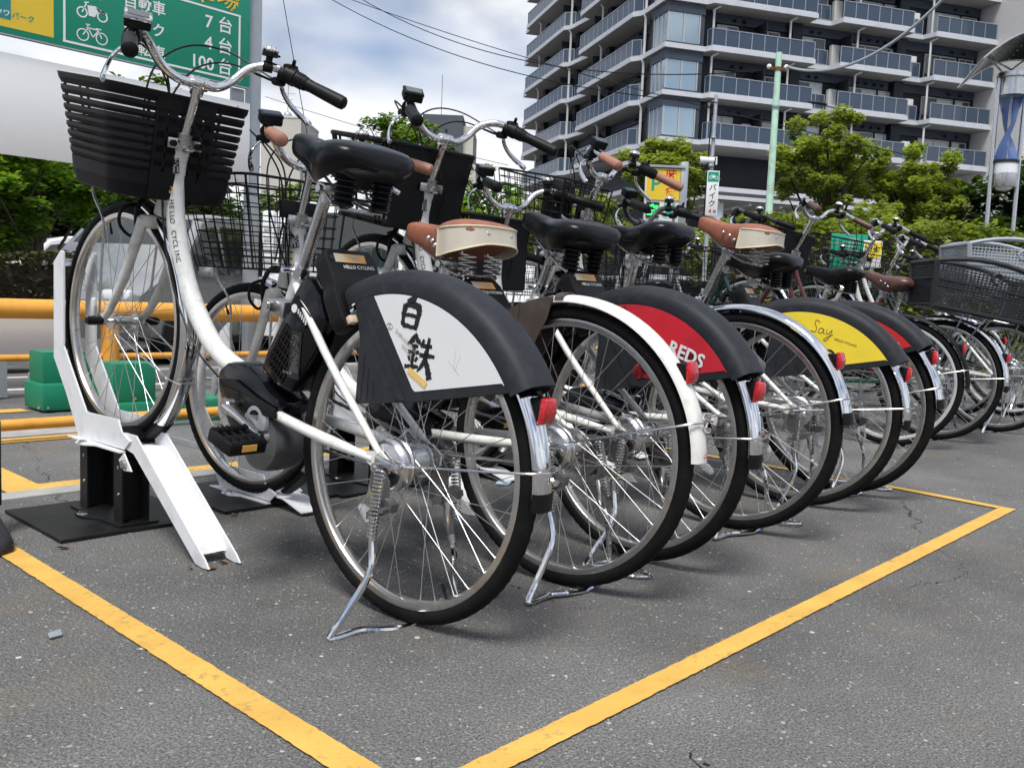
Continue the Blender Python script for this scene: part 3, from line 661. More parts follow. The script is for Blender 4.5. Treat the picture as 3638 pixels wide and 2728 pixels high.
def plastic_basket(bike, mtx):
    def bottom():
        ring = basket_ring(0.0); mb = MB(); n = len(ring)
        mb.add([(x, y, z - .004) for x, y, z in ring] + [(x, y, z) for x, y, z in ring], [tuple(range(n))[::-1], tuple(range(n, 2 * n))] + [(i, (i + 1) % n, n + (i + 1) % n, n + i) for i in range(n)]); return mb
    b = obj('basket', cached('basket_bottom', bottom, 'basket_plastic'), None, bike, mtx)
    ed = [0.0, .245, .325, .405, .485, .565, .645, .725, .805, .90, 1.0]
    for i in range(len(ed) - 1):
        g0 = .0015 if i > 1 else 0; lip = .004 if i == len(ed) - 2 else 0
        obj('slat', cached('slat%d' % i, lambda: slat_mb(ed[i] + (g0 if i else 0), ed[i + 1] - (.013 if i > 1 else .004) if i < len(ed) - 2 else 1.0, lip), 'basket_plastic'), None, b)
    def rib(a, w=.012):
        def f():
            mb = MB()
            for k in (0,):
                P = []
                for t in (0.02, .3, .6, .9): r = basket_ring(t); j = a % len(r); p = Vector(r[j]); d = Vector((p.x, p.y - 1.13, 0)).normalized(); P.append(p - d * .003)
                mb.tube(P, w / 2, 4, flat=.4)
            return mb
        return f
    for a in (0, 3, 6, 7, 10, 13): obj('rib', cached('rib%d' % a, rib(a), 'basket_plastic'), None, b)
    for x in (-.10, .10): obj('rib', cached('ribx%d' % int(x * 100), lambda: MB().tube([(x * .85, .985, .71), (x, .982, .95)], .006, 4, flat=.5).tube([(x * .85, 1.243, .71), (x, 1.312, .955)], .006, 4, flat=.5), 'basket_plastic'), None, b)
    def plate():
        mb = MB(); ys = (.9745, .9785); bars = [(-.082, -.052), (-.046, -.022), (-.012, .012), (.022, .046), (.052, .082)]
        mb.box((0, .9765, .735), (.164, .004, .066)); mb.box((0, .9765, .935), (.164, .004, .03))
        for a, c in bars: mb.box(((a + c) / 2, .9765, .845), (c - a, .004, .155))
        for z in (.79, .825, .86, .895): mb.box((0, .9765, z), (.150, .004, .016))
        return mb
    obj('back_plate', cached('back_plate', plate, 'basket_plastic'), None, b)
    obj('bracket', cached('basket_bracket', lambda: MB().box((0, .968, .845), (.095, .004, .026), bev=.0015).box((0, .956, .832), (.022, .024, .006), bev=.002), 'steel'), None, b)
    for x in (-.035, .035): obj('bolt', cached('bbolt%d' % int(x * 1000), lambda: MB().cyl((x, .962, .845), .0085, .010, 'y', 10), 'black_plastic'), None, b)
    return b
def wire_basket(bike, mtx, sep=True, lined=False):
    def wire(P, r=.0019): return MB().tube(P, r, 5)
    b = obj('basket', cached('wire_rim', lambda: MB().tube([V3(*p) for p in basket_ring(1.0)], .0042, 8, closed=True), 'wire_black'), None, bike, mtx)
    parts = []
    for i in range(10):
        t = [.0, .07, .14, .21, .28, .40, .52, .66, .80, .90][i]
        parts.append(('ring%d' % i, lambda t=t: MB().tube([V3(*p) for p in basket_ring(t)], .0019, 5, closed=True)))
    for k in range(11):
        u = -1 + 2 * k / 10
        parts.append(('ulong%d' % k, lambda u=u: wire([(u * .196, .980, .964), (u * .160, .983, .704), (u * .160, 1.243, .704), (u * .194, 1.311, .964)])))
    for k in range(8):
        v = k / 7
        parts.append(('uside%d' % k, lambda v=v: wire([(-.196, .985 + v * .30, .964), (-.160, .988 + v * .235, .702), (.160, .988 + v * .235, .702), (.196, .985 + v * .30, .964)])))
    if sep:
        for key, fn in parts: obj('wire', cached(key, fn, 'wire_black'), None, b)
    else:
        def allw():
            mb = MB()
            for key, fn in parts: q = fn(); mb.add(q.v, q.f, True)
            return mb
        o = obj('wires', cached('wires_all', allw, 'wire_black'), None, b); o['kind'] = 'stuff'
    obj('bracket', cached('wire_bracket', lambda: MB().box((0, .971, .850), (.10, .004, .028), bev=.0015).box((0, .957, .836), (.022, .026, .006), bev=.002), 'steel'), None, b)
    obj('back_plate', cached('wire_back', lambda: MB().box((0, .977, .88), (.15, .006, .05), bev=.003), 'black_plastic'), None, b)
    if lined: obj('bag', cached('basket_bag', lambda: MB().box((-.09, 1.06, .87), (.10, .09, .19), bev=.02).box((.02, 1.0, .85), (.10, .02, .12), bev=.006), 'black_plastic'), None, b)
    return b
def grid_basket(bike, mtx):
    """black plastic basket: solid back, open grid sides"""
    def shell():
        mb = MB(); mb.box((0, .978, .835), (.30, .006, .25)); mb.box((0, 1.11, .712), (.31, .26, .016), bev=.006)
        mb.tube([V3(*p) for p in basket_ring(1.0)], .008, 8, closed=True)
        return mb
    b = obj('basket', cached('grid_shell', shell, 'basket_plastic'), None, bike, mtx)
    for i in range(7):
        t = .08 + i * .135; obj('rail', cached('grid_rail%d' % i, lambda: MB().tube([V3(*p) for p in basket_ring(t)], .0036 if i > 1 else .006, 5, closed=True), 'basket_plastic'), None, b)
    for k in range(24):
        def bar():
            P = [Vector(basket_ring(t)[0]) for t in (0, 1)]
            r0 = basket_ring(.02); r1 = basket_ring(1.0); f = (k + .5) / 24 * len(r0); j = int(f) % len(r0); j2 = (j + 1) % len(r0); w = f - int(f)
            return MB().tube([Vector(r0[j]).lerp(Vector(r0[j2]), w), Vector(r1[j]).lerp(Vector(r1[j2]), w)], .0042, 4)
        obj('bar', cached('grid_bar%d' % k, bar, 'basket_plastic'), None, b)
    obj('bracket', cached('basket_bracket', lambda: MB(), 'steel'), None, b)
    return b

def fender_mb(r, w, a0, a1, c, n=40):
    pr = [(-w, r - .012), (-w * .96, r - .005), (-w * .75, r + .001), (-w * .35, r + .0045), (0, r + .0055), (w * .35, r + .0045), (w * .75, r + .001), (w * .96, r - .005), (w, r - .012), (w * .90, r - .006), (w * .7, r - .001), (0, r + .003), (-w * .7, r - .001), (-w * .90, r - .006)]
    return MB().arc(pr, a0, a1, n, c, closed_prof=True)
def cover_mb():
    pr = [(-.050, .342), (-.051, .360), (-.047, .374), (-.036, .383), (-.018, .388), (0, .3895), (.018, .388), (.036, .383), (.047, .374), (.051, .360), (.050, .342), (.0455, .342), (.045, .360), (.032, .377), (0, .383), (-.032, .377), (-.045, .360), (-.0455, .342)]
    mb = MB().arc(pr, 53, 139.5, 44, RH, closed_prof=True); return mb
def shield_mb(s):
    """dark side plate that hangs below the arch"""
    def pt(r, a): return (RH.y + r * cos(radians(a)), RH.z + r * sin(radians(a)))
    out = [pt(.352, a) for a in range(58, 140, 4)]
    pts = out + [(-.252, .556), (-.03, .470), (.133, .416), (.150, .55)]
    mb = prism_b(pts, min(s * .0450, s * .0495), max(s * .0450, s * .0495), .0012, seg=1)
    mb.prism([(.150, .620), (.165, .622), (.020, .462), (-.010, .466)], min(s * .0495, s * .0515), max(s * .0495, s * .0515))
    for k in range(3):
        q = .118 - .018 * k; mb.prism([(q, .430 + .0065 * k), (q + .003, .428 + .0065 * k), (q + .012, .520 - .022 * k), (q + .009, .522 - .022 * k)], min(s * .0490, s * .0506), max(s * .0490, s * .0506))
    return mb
def cover_panel_pts():
    def pt(r, a): return (RH.y + r * cos(radians(a)), RH.z + r * sin(radians(a)))
    return [pt(.339, a) for a in range(68, 136, 3)] + [pt(.339, 135.5), (-.236, .570), (-.030, .492), (-.022, .495)]
def cover_panel_mb(s): return MB().prism(cover_panel_pts(), min(s * .0488, s * .0506), max(s * .0488, s * .0506))
LEFT = lambda y, z, k=0.0: basis((-.0512 - k, y, z), (0, -1, 0), (0, 0, 1))
def lock_mb():
    pts = [(-.068, .395), (-.070, .455), (-.058, .475), (.058, .475), (.070, .455), (.068, .395), (.076, .375), (.077, .315), (.070, .292), (.052, .290), (.046, .305), (.046, .345), (.036, .368), (.018, .378), (-.018, .378), (-.036, .368), (-.046, .345), (-.046, .305), (-.052, .290), (-.070, .292), (-.077, .315), (-.076, .375)]
    return prism_b(pts, -.022, .020, .006, 'z')
A_L = radians(51)
LOCK = basis(RH, (1, 0, 0), (0, cos(A_L), sin(A_L)))
def motor_mb():
    sh = lambda y, z: (.505 + (y - .505) * .90, .30 + (z - .30) * .92)
    pts = [(.600, .385), (.520, .400), (.440, .372), (.362, .345), (.360, .318), (.395, .285), (.400, .215), (.440, .185), (.520, .195), (.575, .235), (.630, .305), (.640, .350)]
    mb = prism_b([sh(*t_) for t_ in pts], -.052, .046, .014); return mb
def battery_mb():
    mb = prism_b([(.345, .640), (.300, .605), (.272, .560), (.300, .470), (.352, .372), (.400, .372), (.470, .395), (.462, .43), (.385, .600), (.366, .632)], -.0445, .0445, .010)
    return mb
def crank_mb(s):
    d = (0, -.163, -.020) if s < 0 else (0, .163, .020); c = V3(s * .085, .515, .293); e = c + V3(s * .014, d[1], d[2])
    mb = MB().tube([c + V3(0, 0, 0), c.lerp(e, .12), c.lerp(e, .3), c.lerp(e, .85), e], [.019, .019, .0145, .0125, .0150], 12, flat=.6); mb.cyl(c, .021, .016, n=18); mb.cyl(c + V3(s * .009, 0, 0), .014, .004, n=14); mb.cyl(e, .016, .014, n=14); mb.cyl(c - V3(s * .02, 0, 0), .011, .04, n=10); return mb
def pedal_mb(s):
    y, z = (.352, .273) if s < 0 else (.678, .313); x0 = s * .118; m = T(x0 + s * .045, y, z) @ RX(.12)
    mb = MB(); mb.box((0, .036, 0), (.092, .014, .030), m, bev=.004); mb.box((0, -.036, 0), (.092, .014, .030), m, bev=.004); mb.box((s * .042, 0, 0), (.012, .074, .028), m, bev=.004); mb.box((-s * .040, 0, 0), (.012, .060, .024), m, bev=.004)
    mb.cyl((0, 0, 0), .012, .092, 'x', 10, m)
    for k in range(3): mb.box((s * (-.02 + .02 * k), 0, 0), (.006, .064, .018), m)
    for k in range(8):
        for q in (-1, 1): mb.box((-.038 + .011 * k, q * .036, .0155), (.005, .010, .003), m); mb.box((-.038 + .011 * k, q * .0436, 0), (.005, .003, .018), m)
    return mb
def chain_mb():
    c = V3(.046, .515, .293); h = V3(.046, 0, .33); r1, r2 = .068, .034; P = []
    for i in range(13): a = radians(-97 + 194 * i / 12); P.append(c + V3(0, r1 * cos(a), r1 * sin(a)))
    n = 40
    a0 = P[-1]; b0 = h + V3(0, .004, r2)
    P += [a0.lerp(b0, i / n) for i in range(1, n)]
    for i in range(9): a = radians(84 + 192 * i / 8); P.append(h + V3(0, r2 * cos(a), r2 * sin(a)))
    b1 = P[-1]; P += [b1.lerp(P[0], i / n) - V3(0, 0, .012 * sin(pi * i / n)) for i in range(1, n)]
    return MB().tube(P, [(.0036 if i % 2 else .0052) for i in range(len(P))], 5, closed=True)
def chaincase_mb():
    pts = [(.600, .300), (.590, .355), (.53, .385), (.45, .375), (.20, .368), (.07, .350), (.05, .362), (.20, .382), (.45, .398), (.545, .402), (.61, .365), (.622, .30)]
    return MB().prism(pts, .048, .060)
def stand_mb(s):
    mb = MB()
    mb.prism([(-.046, .262), (-.018, .252), (.012, .285), (.016, .325), (-.010, .338), (-.038, .312)], s * .084 - .002, s * .084 + .002)
    mb.prism([(-.070, .262), (-.010, .226), (-.006, .240), (-.030, .262), (-.050, .285), (-.072, .280)], s * .092 - .010, s * .092 + .010)
    mb.cyl((s * .096, -.030, .248), .0085, .034, n=10); mb.cyl((s * .098, -.058, .266), .006, .034, n=8)
    mb.prism([(-.040, .232), (-.022, .226), (-.034, .195), (-.052, .170), (-.060, .176), (-.052, .205)], s * .108 - .004, s * .108 + .004)
    return mb
def stand_leg_mb():
    L = [(-.105, -.030, .245), (-.110, -.046, .19), (-.120, -.062, .135), (-.158, -.052, .050), (-.182, -.050, .013), (-.180, -.052, .009), (-.160, -.054, .0085), (-.110, -.058, .0105), (-.075, -.078, .011), (-.03, -.092, .009), (0, -.095, .0085)]
    L2 = L + [(-x, y, z) for x, y, z in L[::-1][1:]]
    mb = MB().tube(catmull(L2, 4), .0072, 9); return mb
def stand_foot_mb():
    return MB().tube(catmull([(.176, -.052, .0095), (.206, -.075, .009), (.215, -.125, .009), (.190, -.155, .009), (.155, -.12, .009), (.150, -.06, .009)], 5), .0046, 8)
def coil(p0, p1, r, turns, w):
    p0 = Vector(p0); p1 = Vector(p1); d = (p1 - p0); L_ = d.length; d.normalize(); a = d.orthogonal().normalized(); b = d.cross(a); n = turns * 10
    return MB().tube([p0 + d * L_ * i / n + (a * cos(2 * pi * i / 10) + b * sin(2 * pi * i / 10)) * r for i in range(n + 1)], w, 5)
def tail_mb():
    return prism_b([(-.276, .555), (-.270, .535), (-.286, .515), (-.302, .518), (-.307, .535), (-.300, .556)], -.012, .020, .003)
def tail_lens_mb(): return prism_b([(-.303, .511), (-.313, .515), (-.317, .535), (-.311, .559), (-.300, .561)], -.014, .022, .003)
def calliper_mb():
    mb = MB().tube(catmull([(-.045, 1.075, .60), (-.050, 1.075, .66), (-.02, 1.075, .705), (.02, 1.075, .705), (.050, 1.075, .66), (.045, 1.075, .60)], 4), .007, 8)
    mb.tube(catmull([(-.05, 1.082, .67), (-.085, 1.085, .655), (-.090, 1.085, .615), (-.060, 1.083, .585), (-.04, 1.08, .60)], 4), .0045, 6)
    mb.cyl((0, 1.075, .702), .010, .04, 'y', 10); mb.box((-.036, 1.075, .615), (.012, .014, .03), bev=.003); mb.box((.036, 1.075, .615), (.012, .014, .03), bev=.003); return mb
CABLES = [
    [(-.205, .925, 1.055), (-.16, 1.01, 1.085), (-.08, 1.05, 1.06), (-.02, 1.045, .98), (.0, 1.05, .86), (-.005, 1.075, .73)],
    [(-.195, .93, 1.05), (-.12, 1.0, 1.06), (-.045, 1.005, 1.0), (-.045, .985, .88), (-.040, .985, .74), (-.038, .945, .60), (-.037, .86, .465), (-.036, .745, .365), (-.036, .64, .325)],
    [(.205, .925, 1.055), (.13, 1.03, 1.10), (.03, 1.06, 1.09), (-.06, 1.045, 1.02), (-.10, 1.0, .90), (-.075, .98, .78), (-.035, .985, .70), (-.030, .985, .66)],
    [(.200, .93, 1.05), (.12, 1.0, 1.07), (.04, 1.02, 1.04), (-.03, 1.0, .96), (-.06, .985, .86), (-.045, .98, .80), (-.032, .985, .72)],
    [(.01, .955, .90), (.045, .955, .84), (.055, .97, .77), (.03, .985, .71)],
]
def graphic(bike_cover, kind):
    """print on the near side of the wheel cover"""
    if kind == 'white':
        mb = MB(); W_ = .0052
        def st(ox, oy, sc, pts, ws, sd): brush(mb, [(ox + sc * a, oy + sc * b) for a, b in pts], [w * sc * 1.22 for w in ws], seed=sd, rough=.12)
        o = (.030, .066, .066); k = 1
        for pts, ws in (([(.62, 1.02), (.50, .90), (.26, .80)], [.035, .10, .045]), ([(.22, .70), (.19, .42), (.20, .06)], [.085, .075, .06]), ([(.20, .68), (.50, .73), (.76, .70), (.80, .50), (.74, .04)], [.055, .07, .10, .08, .05]), ([(.26, .40), (.50, .43), (.74, .42)], [.045, .05, .045]), ([(.22, .10), (.50, .09), (.76, .10)], [.06, .055, .05])):
            st(*o, pts, ws, k); k += 1
        o = (.064, -.010, .072)
        for pts, ws in (([(.30, 1.02), (.18, .82), (.0, .66)], [.03, .075, .02]), ([(.28, .98), (.38, .84), (.52, .76)], [.04, .07, .03]), ([(.17, .66), (.42, .69)], [.045, .04]), ([(.06, .48), (.48, .53)], [.05, .045]), ([(.28, .68), (.27, .40), (.27, .12)], [.05, .05, .045]), ([(.11, .38), (.17, .24)], [.05, .03]), ([(.44, .40), (.37, .26)], [.045, .03]), ([(.0, .06), (.25, .10), (.52, .16)], [.045, .05, .03]),
                        ([(.60, .92), (.56, .78), (.52, .68)], [.035, .05, .02]), ([(.58, .73), (.92, .79)], [.05, .045]), ([(.50, .48), (.78, .52), (1.06, .55)], [.05, .055, .04]), ([(.78, 1.0), (.75, .60), (.68, .28), (.50, .02)], [.04, .06, .06, .02]), ([(.74, .48), (.84, .24), (1.0, -.08)], [.03, .07, .09])):
            st(*o, pts, ws, k); k += 1
        c0 = (.07, .570)
        obj('lettering', mb, 'print_black', bike_cover, LEFT(c0[0] + .004, c0[1] - .034) @ RZ(.04))
        obj('lettering', text_mesh('SHIRAKAWA', .0125, 0, 'print_gold'), None, bike_cover, LEFT(.052, .590) @ RZ(-.40))
        obj('lettering', text_mesh('SERIES', .0125, 0, 'print_gold'), None, bike_cover, LEFT(.028, .566) @ RZ(-.40))
        obj('emblem', MB().tube([(.008 * cos(2 * pi * i / 20), .0065 * sin(2 * pi * i / 20), 0) for i in range(20)], .0007, 4, closed=True).tube(catmull([(.003, .004, 0), (-.003, .002, 0), (.003, -.002, 0), (-.003, -.004, 0)], 4), .0007, 4), 'print_gold', bike_cover, LEFT(.068, .598))
        obj('tag', MB().box((0, 0, 0), (.056, .014, .0006)), 'sticker_yellow', bike_cover, LEFT(-.030, .520, .0003) @ RZ(-.30))
        obj('lettering', text_mesh('HELLO CYCLING', .0068, .01, 'print_white', 'CENTER'), None, bike_cover, LEFT(-.030, .5175, .0012) @ RZ(-.30))
        for k_, (ya, za, yb, zb) in enumerate(((-.115, .60, -.118, .565), (-.10, .575, -.135, .555), (-.122, .56, -.128, .592))): obj('scratch', MB().tube([(0, 0, 0), (ya - yb, zb - za, 0)], .00022, 4), 'print_grey', bike_cover, LEFT(ya, za))
    elif kind == 'red':
        rnd = random.Random(4); mb = MB()
        for i in range(7):   # dark crowd and pitch shapes along the lower edge
            y = .02 - i * .027; b0 = .492 + (-.03 - y) * .375; mb.add([(y, b0 + .003, 0), (y - .030, b0 + .014, 0), (y - .030, b0 + .040 + rnd.uniform(-.008, .012) + .022, 0), (y, b0 + .052 + rnd.uniform(-.008, .012), 0)], [(0, 1, 2, 3)])
        mb.add([(.120, .636, 0), (.085, .655, 0), (.02, .600, 0), (-.03, .505, 0), (-.012, .500, 0), (.05, .575, 0)], [(0, 1, 2, 3, 4, 5)])
        m2 = Matrix(((0, 0, -1, -.0511), (1, 0, 0, 0), (0, 1, 0, 0), (0, 0, 0, 1)))
        obj('crowd_print', mb, 'panel_dark_red', bike_cover, m2)
        mb2 = MB()
        for k in range(7): mb2.tube(catmull([(.09 - .012 * k, .645 - .004 * k, 0), (.03 - .013 * k, .625 - .012 * k, 0), (-.03 - .010 * k, .575 - .010 * k, 0)], 4), .0011, 4)
        obj('stand_print', mb2, 'panel_dark_red', bike_cover, m2 @ T(0, 0, -.0003))
        obj('lettering', text_mesh('REDS', .046, .03, 'print_white'), None, bike_cover, LEFT(-.070, .572, .0012) @ RZ(-.12))
    elif kind == 'yellow':
        pts = catmull([(0, .020), (.010, .028), (.006, .008), (.004, -.002), (.018, .010), (.024, .006), (.020, .012), (.028, .0), (.034, .012), (.038, .0), (.046, .012), (.040, -.012), (.036, -.012)], 5) if False else None
        mb = MB().tube(catmull([(.013, .024, 0), (.006, .027, 0), (.003, .020, 0), (.009, .010, 0), (.007, .001, 0), (-.002, .003, 0)], 5), .0006, 4)
        mb.tube(catmull([(.024, .011, 0), (.018, .012, 0), (.014, .006, 0), (.017, .001, 0), (.023, .005, 0), (.025, .011, 0), (.025, .003, 0), (.029, .002, 0)], 5), .0006, 4)
        mb.tube(catmull([(.031, .012, 0), (.032, .004, 0), (.036, .003, 0), (.042, .013, 0), (.039, -.004, 0), (.033, -.013, 0), (.030, -.009, 0), (.046, .004, 0)], 5), .0006, 4)
        obj('lettering', mb, 'print_black', bike_cover, LEFT(.015, .606) @ Matrix.Scale(1.55, 4))
        obj('lettering', text_mesh('HELLO CYCLING', .010, .01, 'print_black'), None, bike_cover, LEFT(-.062, .596) @ RZ(-.10))
        obj('lettering', text_mesh('HELLO', .052, .03, 'print_black'), None, bike_cover, LEFT(.078, .555) @ RZ(-.22))
    elif kind == 'stripes':
        m2 = Matrix(((0, 0, -1, -.0511), (1, 0, 0, 0), (0, 1, 0, 0), (0, 0, 0, 1)))
        obj('stripe', MB().add([(.00, .655, 0), (-.05, .645, 0), (-.115, .545, 0), (-.060, .510, 0)], [(0, 1, 2, 3)]), 'panel_yellow', bike_cover, m2)
        obj('stripe', MB().add([(.00, .655, 0), (.022, .650, 0), (-.030, .515, 0), (-.055, .525, 0)], [(0, 1, 2, 3)]), 'print_white', bike_cover, m2)
        obj('stripe', MB().add([(-.10, .640, 0), (-.14, .625, 0), (-.20, .575, 0), (-.16, .545, 0)], [(0, 1, 2, 3)]), 'panel_yellow', bike_cover, m2)

def bicycle(label, X, Y, yaw, pz, seat='black', seat_drop=0.0, grips='black_plastic', basket='wire', rear='cover', panel='white', steer=0.0, frame='frame_white', share=True, sep=True, bar='bar_alloy', fender='chrome', carrier=False, group=None, saddle_mat='saddle_black', display='chrome', lean=0.0, rimm='rim_alloy', stand=True, tail=True, id_text='F7085', bell='chrome', lined=False, bar_up=0.0):
    Mw = T(X, Y, 0) @ RZ(yaw) @ RY(lean) @ T(0, 0, .33) @ RX(math.asin(pz / 1.18)) @ T(0, 0, -.33)
    B = thing('bicycle', label, 'bicycle', group=group, mtx=Mw)
    ax_p = Vector((0, 1.036, .655)); ax_d = Vector((0, -.052, .18)).normalized()
    ST = T(*ax_p) @ Matrix.Rotation(steer, 4, ax_d) @ T(*(-ax_p))
    obj('frame', cached('frame', frame_mb if share else private_frame_mb, frame) if share else cached('private_frame', private_frame_mb, frame), None, B)
    fo = obj('fork', cached('fork', fork_mb, 'frame_dirty' if frame == 'frame_white' else frame), None, B, ST)
    obj('headset', cached('headset', headset_mb, 'steel'), None, B)
    wheel(B, True, sep, rimm, T(*RH)); wheel(B, False, sep, rimm, ST @ T(*FH))
    # steering
    SU = ST @ T(0, -.289 * bar_up, .957 * bar_up)
    if bar_up: obj('stem_tube', MB().tube([(0, .984, .84), V3(0, .944, .975) + V3(0, -.289, .957) * bar_up], .0122, 12), bar, B, ST)
    obj('stem', cached('stem', stem_mb, bar), None, B, SU)
    hb = obj('handlebar', cached('handlebar', handlebar_mb, bar), None, B, SU)
    for s in (-1, 1):
        obj('grip', cached('grip%d' % s, lambda: grip_mb(s), grips), None, hb)
        obj('brake_lever', cached('lever%d' % s, lambda: lever_mb(s), 'chrome'), None, hb); obj('lever_clamp', cached('lclamp%d' % s, lambda: lever_body_mb(s), 'black_plastic'), None, hb)
    if share: obj('gear_shifter', cached('shifter', shifter_mb, 'black_plastic'), None, hb)
    if bell: obj('bell', cached('bell', bell_mb, bell), None, hb); obj('bell_clamp', cached('bellbase', bell_base_mb, 'black_plastic'), None, hb)
    if share:
        obj('display', cached('display', lambda: display_mb(False), 'black_plastic'), None, hb); obj('display_rim', cached('display_rim', lambda: display_mb(True), display), None, hb); obj('display_glass', cached('display_glass', display_glass_mb, 'car_glass'), None, hb)
    for i, c in enumerate(CABLES[:5 if share else 2]): obj('brake_cable', cached('cable%d' % i, lambda: MB().tube(catmull(c, 6), .0026, 6), 'cable_black'), None, B, ST if i != 1 else None)
    obj('brake_calliper', cached('calliper', calliper_mb, 'black_plastic'), None, B, ST)
    # front fender and stays
    ff = obj('front_fender', cached('front_fender', lambda: fender_mb(.350, .026, 98, 226, FH), fender), None, B, ST)
    obj('mud_flap', cached('front_flap', lambda: fender_mb(.3515, .0285, 219, 238, FH, 8), 'black_plastic'), None, ff)
    for s in (-1, 1): obj('fender_stay', cached('fstay%d' % s, lambda: MB().tube(catmull([FH + V3(s * .063, 0, 0), FH + V3(s * .055, -.17, -.035), FH + V3(s * .036, -.335, -.075), FH + V3(0, -.362, -.078)], 5), .0024, 6), 'steel'), None, ff)
    for s in (-1, 1): obj('axle_nut', cached('fnut%d' % s, lambda: MB().cyl(FH + V3(s * .080, 0, 0), .0125, .036, n=12).cyl(FH + V3(s * .10, 0, 0), .009, .01, n=10), 'black_plastic'), None, B, ST)
    # basket with its two rods
    bk = None
    if basket == 'slat': bk = plastic_basket(B, ST)
    elif basket == 'wire': bk = wire_basket(B, ST, sep, lined)
    elif basket == 'grid': bk = grid_basket(B, ST)
    if bk:
        for s in (-1, 1): obj('basket_rod', cached('rod%d' % s, lambda: MB().tube(catmull([FH + V3(s * .070, 0, 0), V3(s * .076, 1.185, .50), V3(s * .080, 1.188, .60), V3(s * .095, 1.225, .665), V3(s * .10, 1.225, .705)], 5), .0036, 7), 'steel'), None, bk)
    # saddle
    pd = Vector((0, .372 - .430, .83 - .635)).normalized() if share else Vector((0, -.06, .195)).normalized()
    s0 = Vector((0, .378, .83)) - pd * seat_drop; SM = T(*s0)
    obj('seat_post', MB().tube([(0, .432, .615), s0], .0138, 12), 'steel', B)
    obj('seat_clamp', cached('seat_clamp', lambda: MB().tube([(0, .434, .622), (0, .427, .645)], .0205, 14).cyl((-.03, .44, .632), .006, .03, n=8), 'chrome'), None, B)
    if seat == 'black':
        sd_ = obj('saddle', cached('saddle', saddle_mb, saddle_mat), None, B, SM)
        if sep: obj('seam', cached('saddle_seam', lambda: MB().tube([V3(s * w * .985, y, top - d * .62) for s, L_ in ((-1, SEC[::-1]), (1, SEC)) for y, w, top, d in L_ if y < .09], .0012, 5), 'black_plastic'), None, sd_)
        for s in (-1, 1): obj('spring', cached('bellows%d' % s, lambda: bellows_mb(s), 'saddle_black'), None, sd_)
    else:
        sd_ = obj('saddle', cached('saddle', saddle_mb, 'leather_brown' if seat == 'brown' else 'leather_dark'), None, B, SM)
        if seat == 'brown':
            obj('rear_panel', cached('saddle_panel', saddle_panel_mb, 'leather_cream'), None, sd_); obj('piping', cached('saddle_piping', saddle_piping_mb, 'piping_cream'), None, sd_)
        obj('rivets', cached('rivets', rivets_mb, 'chrome'), None, sd_)['kind'] = 'stuff'
        for s in (-1, 1): obj('spring', cached('coil%d' % s, lambda: coil_mb(s), 'steel'), None, sd_)
    obj('saddle_rail', cached('saddle_rails', saddle_rails_mb, 'steel'), None, sd_)
    # rear end
    a1 = 171 if rear != 'black' else 178
    fmat = {'rusty': 'fender_rusty', 'black': 'black_plastic'}.get(rear, fender)
    rf = obj('rear_fender', cached('rear_fender' + ('w' if rear == 'rusty' else ''), lambda: fender_mb(.350, .029 if rear == 'rusty' else .025, 22, a1 + (6 if rear == 'rusty' else 0), RH, 50), fmat), None, B)
    if rear != 'rusty': obj('mud_flap', cached('rear_flap', lambda: fender_mb(.3512, .0262, 169.5, 175, RH, 6), 'black_plastic'), None, rf)
    zz_ = .0
    for s in (-1, 1): obj('fender_stay', cached('rstay%d' % s, lambda: MB().tube(catmull([RH + V3(s * .092, 0, .008), RH + V3(s * .075, -.17, .056), RH + V3(s * .045, -.318, .098), RH + V3(s * .012, -.345, .104), RH + V3(0, -.347, .104)], 5), .0026, 6), 'steel'), None, rf)
    if sep: obj('stay_bolt', cached('stay_bolt', lambda: MB().cyl(RH + V3(.008, -.350, .116), .006, .012, 'y', 8).cyl(RH + V3(.008, -.352, .088), .006, .012, 'y', 8), 'chrome'), None, rf)
    if tail:
        tl = obj('tail_light', cached('tail', tail_mb, 'black_plastic'), None, B); obj('lens', cached('tail_lens', tail_lens_mb, 'red_lens'), None, tl)
    if rear == 'cover':
        cv = obj('wheel_cover', cached('cover', cover_mb, 'cover_plastic'), None, B)
        pm = {'white': 'panel_white', 'red': 'panel_red', 'yellow': 'panel_yellow', 'stripes': 'panel_red'}[panel]
        for s in (-1, 1):
            obj('side_shield', cached('shield%d' % s, lambda: shield_mb(s), 'cover_plastic'), None, cv); obj('side_panel', cached('cpanel%d' % s, lambda: cover_panel_mb(s), pm), None, cv)
        graphic(cv, panel)
    if rear == 'rusty':
        for s in (-1, 1):
            def guard():
                def pt(r, a): return (RH.y + r * cos(radians(a)), RH.z + r * sin(radians(a)))
                P = [pt(.352, a) for a in range(20, 88, 4)] + [pt(.30, 80), pt(.235, 66), pt(.20, 40), pt(.22, 22)]
                return prism_b(P, min(s * .030, s * .034), max(s * .030, s * .034), .001, seg=1).prism([pt(.352, 62), pt(.352, 68), pt(.21, 50), pt(.20, 42)], min(s * .034, s * .0365), max(s * .034, s * .0365))
            obj('dress_guard', cached('guard%d' % s, guard, 'brown_guard'), None, B)
        obj('fender_clip', cached('fclip', lambda: fender_mb(.3555, .031, 84, 88, RH, 3), 'brown_guard'), None, rf)
        obj('maker_mark', text_mesh('△', .016, .03, 'paint_red'), None, rf, basis(RH + V3(-.012, -.3575, .03), (1, 0, 0), (0, 0, 1)))
